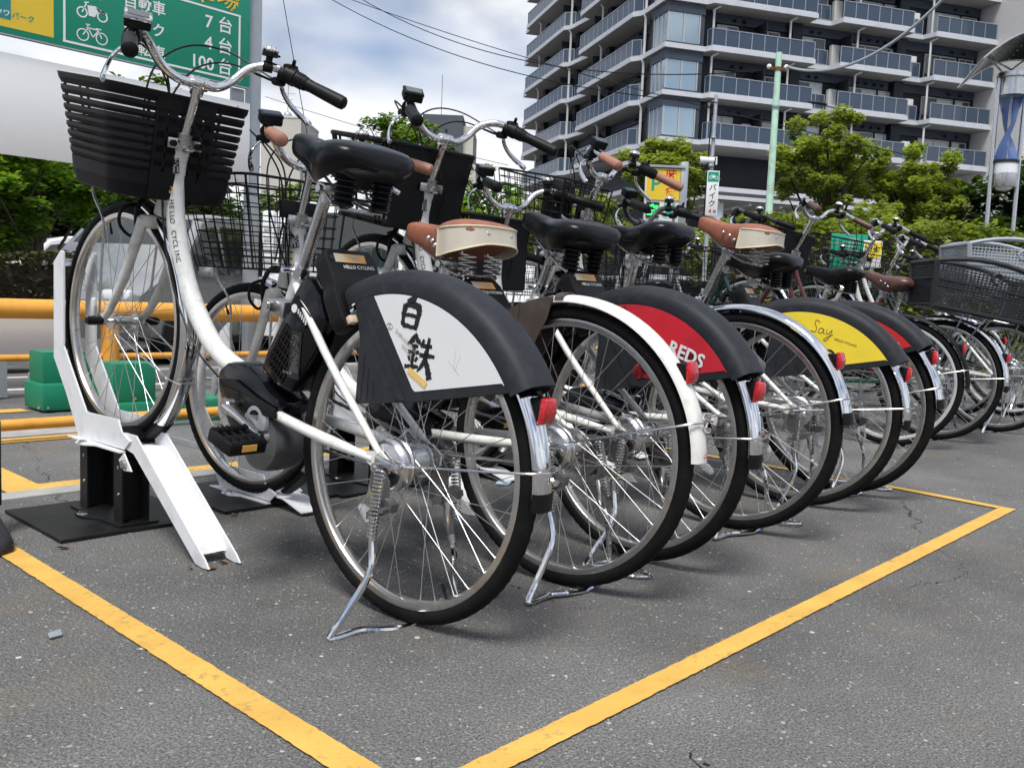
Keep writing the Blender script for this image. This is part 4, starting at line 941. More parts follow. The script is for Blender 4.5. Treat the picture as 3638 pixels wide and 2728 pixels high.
    if share:
        mo = obj('motor', cached('motor', motor_mb, 'gloss_black'), None, B)
        obj('motor_casing', cached('motor_case', lambda: MB().arc([(-.05, .002), (-.056, .05), (-.052, .068), (-.03, .074), (.03, .074), (.05, .06), (.052, .002)], 0, 360, 28, (0, .430, .235)), 'motor_grey'), None, mo)
        obj('motor_disc', cached('motor_disc', lambda: MB().arc([(-.058, .002), (-.066, .028), (-.062, .040), (-.055, .043)], 0, 360, 24, (0, .438, .283)), 'galvanised'), None, mo)
        obj('motor_band', cached('motor_band', lambda: prism_b([(.600, .335), (.54, .350), (.45, .335), (.372, .330), (.365, .308), (.42, .300), (.47, .285), (.52, .325), (.58, .318)], -.0645, -.056, .003), 'black_plastic'), None, mo)
        ba = obj('battery', cached('battery', battery_mb, 'gloss_black'), None, B)
        obj('handle', cached('bat_handle', lambda: MB().tube(catmull([(0, .362, .628), (0, .350, .668), (0, .318, .66), (0, .296, .610)], 4), .010, 8), 'gloss_black'), None, ba)
        obj('side_grille', cached('bat_grille', lambda: bat_grille(), 'black_plastic'), None, ba)
        obj('meter', cached('bat_meter', lambda: MB().prism([(.376, .590), (.315, .556), (.330, .525), (.394, .555)], -.0485, -.0462), 'black_plastic'), None, ba)
        obj('meter_button', cached('bat_btn', lambda: MB().cyl((-.0487, .372, .560), .0095, .003, n=14), 'print_white'), None, ba)
        for k in range(5): obj('meter_light', cached('bat_led%d' % k, lambda: MB().box((-.0487, .357 - .0075 * k, .5565 - .0042 * k), (.002, .0035, .011)), 'print_white'), None, ba)
        obj('rating_label', cached('bat_label', lambda: MB().box((0, 0, 0), (.040, .105, .0006)), 'print_black'), None, ba, basis((-.0466, .352, .460), (0, -1, .1), (0, -.4, .9)))
        rn = random.Random(3); lb = MB()
        for k in range(16): lb.box((rn.uniform(-.003, .003), .038 - .0052 * k, 0), (rn.uniform(.016, .030), .0016, .0003))
        if 'lbl' not in CACHE: CACHE['lbl'] = lb.mesh('label_print', 'print_dim')
        obj('label_print', CACHE['lbl'], None, ba, basis((-.0475, .352, .464), (0, -1, .1), (0, -.4, .9)))
        obj('lettering', text_mesh('Li-ion 20', .0085, 0, 'print_grey'), None, ba, basis((-.0476, .382, .412), (0, -1, .1), (0, -.1, 1)))
        obj('key_lock', cached('keylock', lambda: MB().cyl((-.050, .452, .548), .015, .03, n=18).cyl((-.066, .452, .548), .009, .004, n=14).box((-.02, .44, .545), (.05, .05, .04), bev=.008), 'steel'), None, ba)
        lk = obj('ring_lock', cached('lock', lock_mb, 'black_plastic'), None, B, LOCK)
        obj('number_sticker', cached('lock_sticker', lambda: MB().box((.006, .452, .0205), (.062, .020, .001)), 'sticker_orange'), None, lk)
        obj('grey_sticker', cached('lock_qr', lambda: MB().box((-.036, .452, .0208), (.022, .020, .001)), 'print_gold'), None, lk)
        obj('lettering', text_mesh(id_text, .017, .012, 'print_grey'), None, lk, T(-.022, .446, .0213))
        obj('lettering', text_mesh('HELLO CYCLING', .0112, .012, 'print_white'), None, lk, T(-.030, .428, .0206))
        obj('button', cached('lock_btn', lambda: MB().cyl((-.056, .452, .0205), .0055, .003, 'z', 12), 'gloss_black'), None, lk)
        obj('lock_slot', cached('lock_slot', lambda: MB().tube([(-.060 + .0 * i, .33 + .005 * i, .0205) for i in range(8)], .0022, 5), 'gloss_black'), None, lk)
        obj('lock_plug', cached('lock_plug', lambda: MB().box((-.058, .306, .026), (.020, .018, .016), bev=.004), 'tan_plastic'), None, lk)
        nf = Vector((-.76, -.62, .16)).normalized()
        def on_tube(c, d, k=.0292): d = Vector(d).normalized(); d = (d - nf * d.dot(nf)).normalized(); return basis(Vector(c) + nf * k, d, nf.cross(d))
        obj('emblem', cached('scooter_mark', scooter_mark, 'sticker_yellow'), None, B, on_tube((0, .992, .752), (0, -.1, -.99), .0248))
        path = catmull([(0, .992, .74), (0, .965, .64), (0, .905, .535), (0, .835, .455)], 30); dist = 0.0; nxt = .046; word = 'HELLO CYCLING'; k_ = 0
        for pa_, pb_ in zip(path[:-1], path[1:]):
            dist += (pb_ - pa_).length
            if k_ < len(word) and dist >= nxt:
                if word[k_] != ' ': obj('lettering', text_mesh(word[k_], .0178, .008, 'print_black', 'CENTER'), None, B, on_tube(pb_, pb_ - pa_, .0258) @ T(0, -.0062, 0))
                nxt += .0135 if word[k_] not in 'IL' else .0115; k_ += 1
        wl_ = obj('warning_label', cached('warn', lambda: MB().box((0, 0, 0), (.026, .050, .0012)), 'print_black'), None, B, on_tube((0, .992, .790), (1, 0, 0), .0250))
        obj('label_print', cached('warn_print', warn_print, 'print_grey'), None, wl_)
    else:
        obj('chain_case', cached('chaincase', chaincase_mb, 'black_plastic'), None, B)
    obj('chain', cached('chain', chain_mb, 'stand_steel'), None, B); obj('chainring', cached('chainring', lambda: cog_mb(.066, 33, .046).add([], []), 'steel'), None, B, T(0, .515, .293))
    for s in (-1, 1):
        ck = obj('crank_arm', cached('crank%d' % s, lambda: crank_mb(s), 'alloy'), None, B); obj('pedal', cached('pedal%d' % s, lambda: pedal_mb(s), 'black_plastic'), None, ck)
        if sep: obj('pedal_reflector', cached('pref%d' % s, lambda: MB().box((s * .163, (.352 if s < 0 else .678) - .0445, .270 if s < 0 else .310), (.036, .003, .014)), 'sticker_orange'), None, ck)
    if stand:
        sg = obj('kickstand', cached('stand_l', lambda: stand_mb(-1), 'stand_steel'), None, B); obj('stand_bracket', cached('stand_r', lambda: stand_mb(1), 'stand_steel'), None, sg); obj('stand_leg', cached('stand_leg', stand_leg_mb, 'chrome'), None, sg)
        obj('foot_loop', cached('stand_foot', stand_foot_mb, 'chrome'), None, sg)
        for s in (-1, 1): obj('spring', cached('sspring%d' % s, lambda: coil((s * .106, -.030, .338), (s * .121, -.052, .205), .0095, 18, .0022), 'chrome'), None, sg)
    if carrier:
        def car_():
            mb = MB()
            for x in (-.06, -.02, .02, .06): mb.tube([(x, .14, .712), (x, -.27, .712)], .0045, 6)
            for y in (.14, -.06, -.27): mb.tube([(-.075, y, .712), (.075, y, .712)], .0045, 6)
            for s in (-1, 1): mb.tube([(s * .07, -.16, .712), (s * .075, -.01, .34)], .0045, 6); mb.tube([(s * .07, -.05, .712), (s * .075, .01, .34)], .0045, 6)
            return mb
        obj('rear_carrier', cached('carrier', car_, 'steel'), None, B)
    return B
def bat_grille():
    mb = MB()
    A = V3(-.0468, .392, .535); 
    for k in range(7):
        t = k / 6; p0 = V3(-.0468, .400 + .050 * t, .520 - .105 * t); p1 = V3(-.0468, .340 + .040 * t, .485 - .095 * t); mb.tube([p0, p1], .0014, 4)
        q0 = V3(-.0468, .398 - .060 * t, .520 - .034 * t); q1 = V3(-.0468, .446 - .060 * t, .418 - .034 * t); mb.tube([q0, q1], .0014, 4)
    return mb
def warn_print():
    rn = random.Random(8); mb = MB()
    for j in range(9):
        for i in range(5):
            if rn.random() < .6: mb.box((-.0095 + .0048 * i, -.020 + .005 * j, .0009), (.0036, .0034, .0004))
    return mb
def scooter_mark():
    mb = MB()
    mb.tube([(0, 0, 0), (.010, -.003, 0), (.020, -.003, 0), (.030, .004, 0)], .0012, 4); mb.tube([(.030, .004, 0), (.034, .000, 0)], .0012, 4)
    for x in (-.002, .034): mb.tube([(x + .003 * cos(i * pi / 4), -.002 + .003 * sin(i * pi / 4), 0) for i in range(8)], .0009, 4, closed=True)
    return mb

SG = 'shared bicycles in the white wheel racks'
bicycle('white shared bicycle nearest the camera with large black slatted basket and white brush-lettered wheel cover', 1.188, 1.382, .068, .234, basket='slat', panel='white', group=SG)
bicycle('white shared bicycle with brown saddle and scuffed white rear fender without wheel cover', 1.626, 1.334, .108, .028, seat='brown', seat_drop=.085, grips='grip_brown', basket='wire', rear='rusty', group=SG, display='black_plastic', rimm='rim_alloy', id_text='F1640', steer=.04)
bicycle('white shared bicycle with red wheel cover lettered in white and black grid basket', 1.944, 1.351, -.014, .217, seat_drop=.095, basket='grid', panel='red', group=SG, display='black_plastic', id_text='F2210', bell=None)
bicycle('white shared bicycle with plain chrome rear fender and black saddle', 2.459, 1.355, .051, .0, basket='grid', rear='chrome', group=SG, display='black_plastic', id_text='F3312', steer=-.03)
bicycle('white shared bicycle with brown saddle, brown grips and yellow wheel cover', 2.947, 1.377, .19, .203, seat='brown', seat_drop=.01, grips='grip_brown', basket='wire', panel='yellow', group=SG, display='black_plastic', id_text='F5508', lined=True)
bicycle('white shared bicycle with black handlebar and red and yellow striped wheel cover', 3.30, 1.379, .06, .028, seat_drop=.05, basket='wire', panel='stripes', group=SG, bar='frame_black', display='black_plastic', id_text='F6621')
PG = 'private bicycles parked beyond the shared ones'
bicycle('private bicycle with black handlebar, black fenders and white rims beside the striped shared bicycle', 4.75, 1.72, .14, .05, seat_drop=.03, grips='black_plastic', basket='wire', rear='black', fender='black_plastic', frame='frame_green', share=False, sep=False, group=PG, bar='frame_black', rimm='rim_light', bar_up=.10)
bicycle('private bicycle with dark brown saddle and raised brown grips carrying the dark grey rear basket', 5.22, 1.66, .06, .225, seat='dark', seat_drop=.10, basket='grid', rear='chrome', frame='frame_maroon', share=False, sep=False, group=PG, bar='bar_alloy', carrier=True, grips='leather_dark', bell='print_white', bar_up=.07, steer=-.2)
bicycle('private white bicycle with raised silver handlebar carrying the pale grey rear basket', 5.95, 1.55, .03, .225, seat_drop=.08, basket='wire', rear='chrome', frame='frame_white', share=False, sep=False, group=PG, bar='bar_alloy', carrier=True, grips='black_plastic', bar_up=.03)
bicycle('private silver bicycle with low dark handlebar behind the grey rear baskets', 6.6, 2.0, .05, .0, basket='grid', rear='chrome', frame='frame_silver', share=False, sep=False, group=PG, bar='frame_black', bar_up=.06)
bicycle('private black bicycle with white rims standing behind the brown saddles', 4.42, 2.62, .30, .0, basket='wire', rear='chrome', frame='frame_black', share=False, sep=False, group=PG, bar='frame_black', rimm='rim_light', seat_drop=.12)
bicycle('private maroon bicycle half hidden behind the private black saddles', 5.45, 2.75, .15, .0, basket='wire', rear='chrome', frame='frame_maroon', share=False, sep=False, group=PG, bar='chrome', seat_drop=.08, rimm='rim_light')
bicycle('private green bicycle standing past the pale grey rear basket', 7.05, 1.75, .10, .18, basket='wire', rear='black', fender='black_plastic', frame='frame_green', share=False, sep=False, group=PG, bar='bar_alloy', rimm='rim_light', bar_up=.05, seat_drop=.05)
bicycle('private black bicycle at the far right end of the row', 7.7, 1.9, .02, .0, basket='grid', rear='chrome', frame='frame_black', share=False, sep=False, group=PG, bar='frame_black', grips='black_plastic', bar_up=.10)
bicycle('private silver bicycle behind the green notice board', 6.1, 2.9, .25, .10, basket='wire', rear='chrome', frame='frame_silver', share=False, sep=False, group=PG, bar='bar_alloy', seat='dark', seat_drop=.05, rimm='rim_light')

# ---------------------------------------------------------------- wheel racks
PROF = [(2.792, .534), (2.845, .500), (2.849, .217), (2.753, .115), (2.666, .0), (2.364, .004), (2.33, .03), (2.383, .050), (2.403, .080), (2.612, .077), (2.774, .253), (2.771, .528)]
def rack(label, xc, high, dy=0.0):
    z0 = .224 if high else .016; xn, xf = -.046, .046
    t = thing('wheel_rack', label, 'bike rack', (xc, dy, 0), group='white wheel racks')
    for x in (xn, xf):
        obj('side_plate', MB().prism([(y, z + z0) for y, z in PROF], x - .0025, x + .0025), 'rack_white', t)
    obj('wheel_tray', MB().prism([(2.40, .010 + z0), (2.66, .010 + z0), (2.66, .015 + z0), (2.40, .015 + z0)], xn + .0026, xf - .0026), 'rack_white', t)
    for s in (-1, 1):
        x = xn if s < 0 else xf
        obj('foot_flange', MB().prism([(x, 2.68), (x + s * .020, 2.70), (x + s * .022, 2.60), (x + s * .045, 2.58), (x + s * .045, 2.53), (x + s * .022, 2.50), (x + s * .016, 2.36), (x, 2.36)], z0 - .004, z0, 'z'), 'rack_white', t)
        b = obj('bolt', MB().cyl((x + s * .033, 2.555, z0 + .004), .010, .008, 'z', 6).cyl((x + s * .033, 2.555, z0 + .001), .014, .003, 'z', 12), 'chrome', t)
    if high:
        for y in (2.655, 2.425):
            obj('post', MB().box((-.036, y, .114), (.005, .05, .212)).box((.036, y, .114), (.005, .05, .212)).box((0, y + .0225, .114), (.067, .005, .212)), 'rack_black', t)
            for k in (-1,): obj('bolt_hole', MB().cyl((-.0392, y - .003, .17), .005, .002, n=8).cyl((-.0392, y - .003, .095), .005, .002, n=8), 'chrome', t)
        obj('foot_plate', MB().prism([(-.06, 2.70), (-.06, 2.62), (-.085, 2.60), (-.085, 2.55), (-.06, 2.50), (-.05, 2.385), (.06, 2.385), (.06, 2.70)], .0125, .0165, 'z'), 'rack_black', t)
        for sx in (-.073, .073): obj('bolt', MB().cyl((sx, 2.572, .020), .011, .009, 'z', 6).cyl((sx, 2.572, .017), .016, .003, 'z', 12), 'chrome', t)
        for x in (xn, xf):
            obj('ramp_side', MB().prism([(2.318, .223), (1.982, .0055), (1.948, .003), (1.921, .006), (1.94, .024), (2.307, .272), (2.375, .272), (2.364, .229)], x - .0025 + (.0052 if x < 0 else -.0052), x + .0025 + (.0052 if x < 0 else -.0052)), 'rack_white', t)
        obj('ramp_floor', MB().prism([(2.37, .236), (2.31, .236), (1.985, .024), (1.988, .020), (2.312, .231), (2.37, .231)], xn + .008, xf - .008), 'rack_white', t)
        obj('ramp_hinge', MB().prism([(2.345, .222), (2.30, .18), (2.345, .175), (2.375, .20)], xn - .012, xn - .008), 'rack_white', t)
        obj('hinge_bolt', MB().cyl((xn - .016, 2.335, .195), .011, .012, 'x', 10), 'steel', t)
        obj('stop_block', MB().box((.0, 2.41, .262), (.078, .012, .044)).box((.038, 2.40, .262), (.006, .05, .046)), 'rack_black', t)
        if xc < 1.2:
            rn = random.Random(5); P = [(-.036 + .009 * i, 1.984 + rn.uniform(-.003, .003)) for i in range(9)]
            obj('rusty_lip', MB().prism(P + [(x, y + rn.uniform(.010, .022)) for x, y in P[::-1]], .0215, .0245, 'z'), 'rust', t)
    else:
        obj('ramp_floor', MB().prism([(2.40, .040), (2.30, .040), (2.20, .014), (2.20, .011), (2.30, .036), (2.40, .036)], xn + .003, xf - .003), 'rack_white', t)
    obj('base_plate', MB().box((-.012 if high else .0, 2.565, .006), (.40, .412, .009)), 'rack_black', t)
    return t
rack('tall white wheel rack on black posts with a ramp, holding the nearest bicycle', 1.085, True)
rack('low white wheel rack bolted to its black plate, second from the left', 1.548, False, .03)
rack('tall white wheel rack under the bicycle with the red wheel cover', 1.962, True)
rack('low white wheel rack under the bicycle with the chrome rear fender', 2.398, False)
rack('tall white wheel rack under the bicycle with the yellow wheel cover', 2.735, True)
rack('low white wheel rack under the bicycle with the striped wheel cover', 3.235, False)

# ---------------------------------------------------------------- barrier, green lock boxes, grating
def pipe(name, label, y, z, r, x0, x1, group=None): return tag(obj(name, MB().tube([(x0, y, z), (x1, y, z)], r, 24), 'orange_paint'), label, 'rail', group)
gr = thing('guard_rail', 'thick orange pipe rail with posts and a thin lower bar behind the racks', 'rail', (0, 5.5, 0))
obj('top_pipe', MB().tube([(-1.5, 0, .505), (9.0, 0, .505)], .0565, 24), 'orange_paint', gr)
obj('thin_bar', MB().tube([(-1.5, .0, .228), (9.0, .0, .228)], .020, 16), 'orange_paint', gr)
for x in (.30, 2.325, 4.35, 6.4, 8.4): obj('post', MB().tube([(x, .0, -.02), (x, .0, .505)], .052, 24), 'orange_paint', gr)
for x in (1.72,): obj('bracket', MB().box((x, .0, .11), (.05, .05, .20)), 'galvanised', gr)
pipe('low_rail', 'thin orange pipe rail lying close to the ground in front of the green boxes', 3.99, .072, .0235, -1.0, 5.2)
def green_box(label, x0, x1, y0, y1, zb, u0, u1, v0, v1, zt):
    t = thing('green_lock_box', label, 'metal box', (x0, y0, 0), group='green metal lock boxes')
    obj('base', MB().box(((x1 - x0) / 2, (y1 - y0) / 2, zb / 2 + .004), (x1 - x0, y1 - y0, zb - .006), bev=.014), 'green_metal', t)
    obj('upper_box', MB().box(((u0 + u1) / 2 - x0, (v0 + v1) / 2 - y0, (zb + zt) / 2 + .001), (u1 - u0, v1 - v0, zt - zb), bev=.004), 'green_metal', t)
    for x in (x0 + .03, ): 
        for zc in (.03,): obj('bolt', MB().cyl((.025, -.004, .028), .008, .012, 'y', 6), 'chrome', t); obj('bolt', MB().cyl((-.003, .03, .028), .008, .012, 'x', 6), 'chrome', t)
    obj('bolt', MB().cyl(((u0 + u1) / 2 - x0, v0 - y0 - .003, zb + .018), .006, .008, 'y', 6), 'chrome', t)
    return t
green_box('green metal lock box with stepped base left of the orange post', 1.69, 2.12, 4.80, 5.06, .148, 1.705, 1.95, 4.83, 5.02, .308)
green_box('green metal lock box seen through the nearest front wheel', 1.742, 2.42, 4.10, 4.34, .122, 1.755, 1.957, 4.12, 4.30, .303)
g = thing('steel_grating', 'flat galvanised steel grating on the asphalt beside the low rack', 'grating', (1.98, 3.78, 0))
def grate():
    mb = MB()
    for i in range(15): mb.box((-.14 + .02 * i, 0, .013), (.004, .60, .018))
    return mb
obj('frame', MB().box((-.155, 0, .012), (.008, .64, .022)).box((.155, 0, .012), (.008, .64, .022)).box((0, -.316, .012), (.302, .008, .022)).box((0, .316, .012), (.302, .008, .022)), 'grating_steel', g)
for i in range(14): obj('bar', MB().box((-.1365 + .021 * i, 0, .013), (.004, .62, .018)), 'grating_steel', g)
for i in range(22): obj('cross_bar', MB().box((0, -.29 + .0276 * i, .0175), (.300, .003, .006)), 'grating_steel', g)
tag(obj('white_board', MB().box((.2, 5.62, .335), (3.72, .012, .32), bev=.002), 'board_white'), 'white panel fixed below the thick orange rail at the left', 'panel')

# ---------------------------------------------------------------- parking sign
sg = thing('parking_sign', 'large green parking sign with yellow corner and white lettering on a grey post', 'sign', (0, 6.0, 0))
obj('post', MB().box((3.60, .06, 1.55), (.085, .085, 3.5), bev=.006), 'galvanised', sg)
obj('post', MB().box((-.40, .06, 1.55), (.085, .085, 3.5), bev=.006), 'galvanised', sg)

obj('sign_face', MB().box((1.5, -.02, 2.76), (4.032, .03, 1.306), bev=.003), 'sign_green', sg)
obj('edge_trim', MB().box((1.5, -.02, 2.103), (4.036, .034, .008)), 'galvanised', sg)
SF = lambda x, z, k=.0: basis((x, -.0365 - k, z), (1, 0, 0), (0, 0, 1))
obj('yellow_field', MB().box((1.08, -.0358, 2.65), (2.198, .002, 1.012)), 'sign_yellow', sg)
obj('teal_field', MB().box((.94, -.0372, 2.70), (1.998, .002, 1.02)), 'sign_teal', sg)
obj('white_border', MB().box((2.836, -.0358, 2.141), (1.206, .002, .013)).box((2.242, -.0358, 2.363), (.013, .002, .432)).box((3.430, -.0358, 2.363), (.013, .002, .432)).box((2.836, -.0358, 2.585), (1.206, .002, .013)), 'sign_white', sg)
for txt, x, z, size, bold, m_, al in (('自動車', 2.604, 2.452, .0945, .014, 'sign_white', 'LEFT'), ('バイク', 2.604, 2.310, .0945, .014, 'sign_white', 'LEFT'), ('自転車', 2.604, 2.168, .0945, .014, 'sign_white', 'LEFT'),
        ('7', 3.225, 2.450, .118, .016, 'sign_white', 'RIGHT'), ('4', 3.225, 2.309, .118, .016, 'sign_white', 'RIGHT'), ('100', 3.238, 2.168, .118, .016, 'sign_white', 'RIGHT'),
        ('台', 3.262, 2.452, .116, .012, 'sign_white', 'LEFT'), ('台', 3.262, 2.310, .116, .012, 'sign_white', 'LEFT'), ('台', 3.262, 2.170, .116, .012, 'sign_white', 'LEFT'),
        ('場', 3.250, 2.622, .175, .012, 'sign_yellow', 'LEFT'), ('車', 3.060, 2.622, .175, .012, 'sign_yellow', 'LEFT'), ('駐', 2.870, 2.622, .175, .012, 'sign_yellow', 'LEFT'),
        ('クワ', 1.936, 2.209, .040, .014, 'sign_white', 'RIGHT'), ('パーク', 1.942, 2.206, .043, .014, 'sign_green', 'LEFT')):
    obj('lettering', text_mesh(txt, size, bold, m_, al), None, sg, SF(x, z, .002 if m_ != 'sign_white' or x < 2 else .0))
def icon(kind):
    mb = MB()
    def ring(x, z, r, w): mb.strip([V3(x + (r - w) * cos(i * pi / 12), z + (r - w) * sin(i * pi / 12), 0) for i in range(24)], [V3(x + r * cos(i * pi / 12), z + r * sin(i * pi / 12), 0) for i in range(24)], closed=True, smooth=False)
    def bar(a, b, w):
        a = Vector((*a, 0)); b = Vector((*b, 0)); d = (b - a).normalized(); q = Vector((-d.y, d.x, 0)) * w / 2; mb.add([a + q, b + q, b - q, a - q], [(0, 1, 2, 3)])
    if kind == 'bicycle':
        ring(-.058, -.012, .038, .007); ring(.058, -.012, .038, .007)
        for a, b in (((-.058, -.012), (-.026, .036)), ((-.035, .036), (.034, .036)), ((-.022, .028), (.004, -.014)), ((.004, -.014), (.036, .030)), ((.036, .034), (.058, -.012)), ((-.026, .036), (-.030, .056)), ((-.040, .056), (-.014, .056)), ((.020, .043), (.056, .043))): bar(a, b, .007)
    elif kind == 'motorbike':
        ring(-.062, -.018, .034, .009); ring(.062, -.018, .034, .009)
        mb.add([(-.030, .030, 0), (.018, .036, 0), (.052, .012, 0), (.030, -.004, 0), (.014, -.032, 0), (-.022, -.030, 0)], [(0, 1, 2, 3, 4, 5)]); mb.add([(.020, .026, 0), (.092, .010, 0), (.092, .002, 0), (.040, .006, 0)], [(0, 1, 2, 3)])
        for a, b in (((-.062, -.018), (-.036, .040)), ((-.050, .042), (-.022, .050))): bar(a, b, .008)
    else:
        ring(-.050, -.018, .020, .008); ring(.050, -.018, .020, .008); mb.add([(-.095, -.014, 0), (-.092, .012, 0), (-.05, .018, 0), (-.028, .044, 0), (.034, .044, 0), (.060, .018, 0), (.092, .012, 0), (.095, -.014, 0)], [tuple(range(8))])
    return mb
for k, z in (('bicycle', 2.216), ('motorbike', 2.358), ('car', 2.478)): obj('pictogram', icon(k), 'sign_white', sg, SF(2.41, z))
wb_ = thing('white_hoarding', 'long plain white board mounted below the green parking sign', 'board', (0, 6.0, 0))
for i in range(3): obj('panel', MB().box((-1.033 + 1.83 * i, .0, 1.707), (1.826, .012, .594), bev=.002), 'board_white', wb_)
for i in range(3):
    for q in (0, 1):
        for z in (1.45, 1.965): obj('screw', MB().cyl((-1.85 + 1.83 * i + 1.63 * q, -.007, z), .007, .004, 'y', 8), 'galvanised', wb_)
obj('bracket', MB().box((3.45, .02, 2.05), (.10, .03, .09), bev=.003), 'galvanised', wb_)
tag(obj('junction_box', MB().box((3.66, 5.985, .62), (.13, .06, .19), bev=.01), 'sign_white'), 'small white electrical box on the grey sign post', 'box')

# ---------------------------------------------------------------- trees, hedges
def leaves_mesh(name, pts, size, material, seed=1, droop=0.5, elong=1.6):
    """many leaf-sized folded quads; pts = (centre, tone)"""
    rnd = random.Random(seed); vs = []; fs = []; tone = []
    for c, tn in pts:
        a = rnd.uniform(0, 2 * pi); s = size * rnd.uniform(.6, 1.3); d = Vector((cos(a), sin(a), rnd.uniform(-droop, droop * .5))).normalized()
        side = Vector((-d.y, d.x, rnd.uniform(-.6, .6))).normalized(); up = d.cross(side)
        if up.z < 0: up = -up
        o = len(vs); L_ = d * s * elong; w = side * s * .5; b = up * s * .12
        vs += [c - L_ * .5, c + w + b - L_ * .05, c + L_ * .5 - b, c - w + b - L_ * .05]; fs += [(o, o + 1, o + 2), (o, o + 2, o + 3)]
        t_ = max(0, min(1, tn + rnd.uniform(-.22, .22))); tone += [t_, t_]
    me = bpy.data.meshes.new(name); me.from_pydata([tuple(v) for v in vs], [], fs); me.materials.append(MATS[material])
    at = me.attributes.new('tone', 'FLOAT', 'FACE'); at.data.foreach_set('value', tone)
    return me
def blob_points(clumps, n, rnd, flat=.65, shell=.55):
    """leaf centres gathered in clumps; tone turns paler towards the top of each clump"""
    out = []; tot = sum(r ** 2 for c, r, t in clumps)
    for c, r, t in clumps:
        k = max(8, int(n * r * r / tot))
        for _ in range(k):
            d = Vector((rnd.gauss(0, 1), rnd.gauss(0, 1), rnd.gauss(0, 1))).normalized(); q = r * (shell + (1 - shell) * rnd.random()) * (1 + rnd.gauss(0, .12))
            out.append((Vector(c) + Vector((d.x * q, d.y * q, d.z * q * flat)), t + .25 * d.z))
    return out
def tree(label, base, trunk_h, crown_c, crown_r, nclump, nleaf, size, material, seed, trunk_r=.07, group=None, clump_r=(.22, .5), bark='bark', lean=(0, 0), flat=.65, tone=(.25, .75), bare=0):
    rnd = random.Random(seed); t = thing('tree', label, 'tree', base, group=group); b = Vector(base); cc = Vector(crown_c) - b; R = Vector(crown_r)
    clumps = []
    for i in range(nclump):
        d = Vector((rnd.gauss(0, 1), rnd.gauss(0, 1), rnd.gauss(0, 1))).normalized() * (rnd.random() ** .45)
        c = cc + Vector((d.x * R.x, d.y * R.y, d.z * R.z)); r = rnd.uniform(*clump_r); clumps.append((c, r, rnd.uniform(*tone)))
    top = cc - Vector((0, 0, R.z * .35)); mid = Vector((lean[0], lean[1], trunk_h))
    tr = MB(); P = catmull([(0, 0, -.25), mid * .5 + Vector((rnd.uniform(-.03, .03), 0, 0)), mid, top], 5); n = len(P)
    tr.tube(P, [trunk_r * (1.15 - .75 * i / (n - 1)) for i in range(n)], 10)
    trunk = obj('trunk', tr, bark, t)
    for c, r, tn in rnd.sample(clumps, min(len(clumps), 26)):
        k = rnd.randint(n // 2, n - 1); p0 = P[k]; m_ = p0.lerp(c, .5) + Vector((rnd.uniform(-.1, .1), rnd.uniform(-.1, .1), rnd.uniform(-.12, .02))) * R.z; L_ = catmull([p0, m_, c], 4)
        q = len(L_); obj('limb', MB().tube(L_, [trunk_r * (.42 - .34 * i / (q - 1)) for i in range(q)], 6), bark, t)
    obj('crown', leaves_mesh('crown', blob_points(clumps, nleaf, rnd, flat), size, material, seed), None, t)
    return t
LT = 'street trees at the left'
tree('young broadleaf tree with a thin trunk in front of the white parked car', (3.58, 10.35, -.15), .95, (3.30, 10.30, 1.66), (1.0, .6, .66), 64, 11000, .066, 'leaf_bright', 11, .065, LT, (.15, .27), 'bark', tone=(.3, .95))
tree('slimmer young tree at the left edge of the picture', (3.30, 11.6, -.15), .95, (2.75, 11.3, 1.70), (1.0, .7, .75), 50, 8500, .07, 'leaf_mid', 12, .06, LT, (.18, .34), 'bark_dark')
tree('dark green tree with its crown rising over the white hoarding', (6.0, 14.8, -.2), 2.0, (6.25, 14.4, 3.0), (1.05, .9, 1.05), 60, 9000, .075, 'leaf_mid', 13, .10, LT, (.22, .42), 'bark_dark')
tree('light sprigs of a tree peeking over the hoarding near the left edge', (5.35, 15.2, -.2), 2.0, (5.3, 15.3, 3.35), (.42, .4, .85), 22, 2200, .07, 'leaf_bright', 14, .05, LT, (.12, .24), 'bark_dark')
tree('leafy tree behind the silver car', (7.4, 13.0, -.2), 1.0, (6.6, 13.0, 1.75), (1.9, .8, .95), 60, 8000, .08, 'leaf_dark', 15, .08, LT, (.25, .45), 'bark_dark')
tree('dense dark tree far behind the white minivan', (9.5, 25.0, -.2), 1.5, (9.3, 24.5, 2.3), (4.5, 1.5, 2.3), 70, 9000, .17, 'leaf_dark', 16, .12, LT, (.6, 1.0), 'bark_dark')
tree('far green tree behind the silver minivan', (13.8, 20.6, -.2), 1.2, (13.2, 20.4, 1.7), (3.2, 1.5, 1.6), 60, 7000, .15, 'leaf_mid', 17, .12, LT, (.5, .8), 'bark_dark')
RT = 'trees in front of the apartment block'
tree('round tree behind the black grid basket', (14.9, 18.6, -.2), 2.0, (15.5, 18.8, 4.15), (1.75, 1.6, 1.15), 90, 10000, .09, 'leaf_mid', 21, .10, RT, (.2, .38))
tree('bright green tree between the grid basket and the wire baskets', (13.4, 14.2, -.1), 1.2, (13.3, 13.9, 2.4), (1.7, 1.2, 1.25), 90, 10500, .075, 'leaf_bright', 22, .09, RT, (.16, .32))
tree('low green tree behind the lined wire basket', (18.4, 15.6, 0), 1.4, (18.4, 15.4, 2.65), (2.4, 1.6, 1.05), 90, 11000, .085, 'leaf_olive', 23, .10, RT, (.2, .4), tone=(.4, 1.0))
tree('tree with rounded top behind the yellow parking sign', (20.4, 13.4, 0), 2.2, (20.3, 13.6, 4.1), (1.25, 1.2, .95), 70, 10000, .085, 'leaf_olive', 24, .10, RT, (.16, .34), tone=(.4, 1.0))
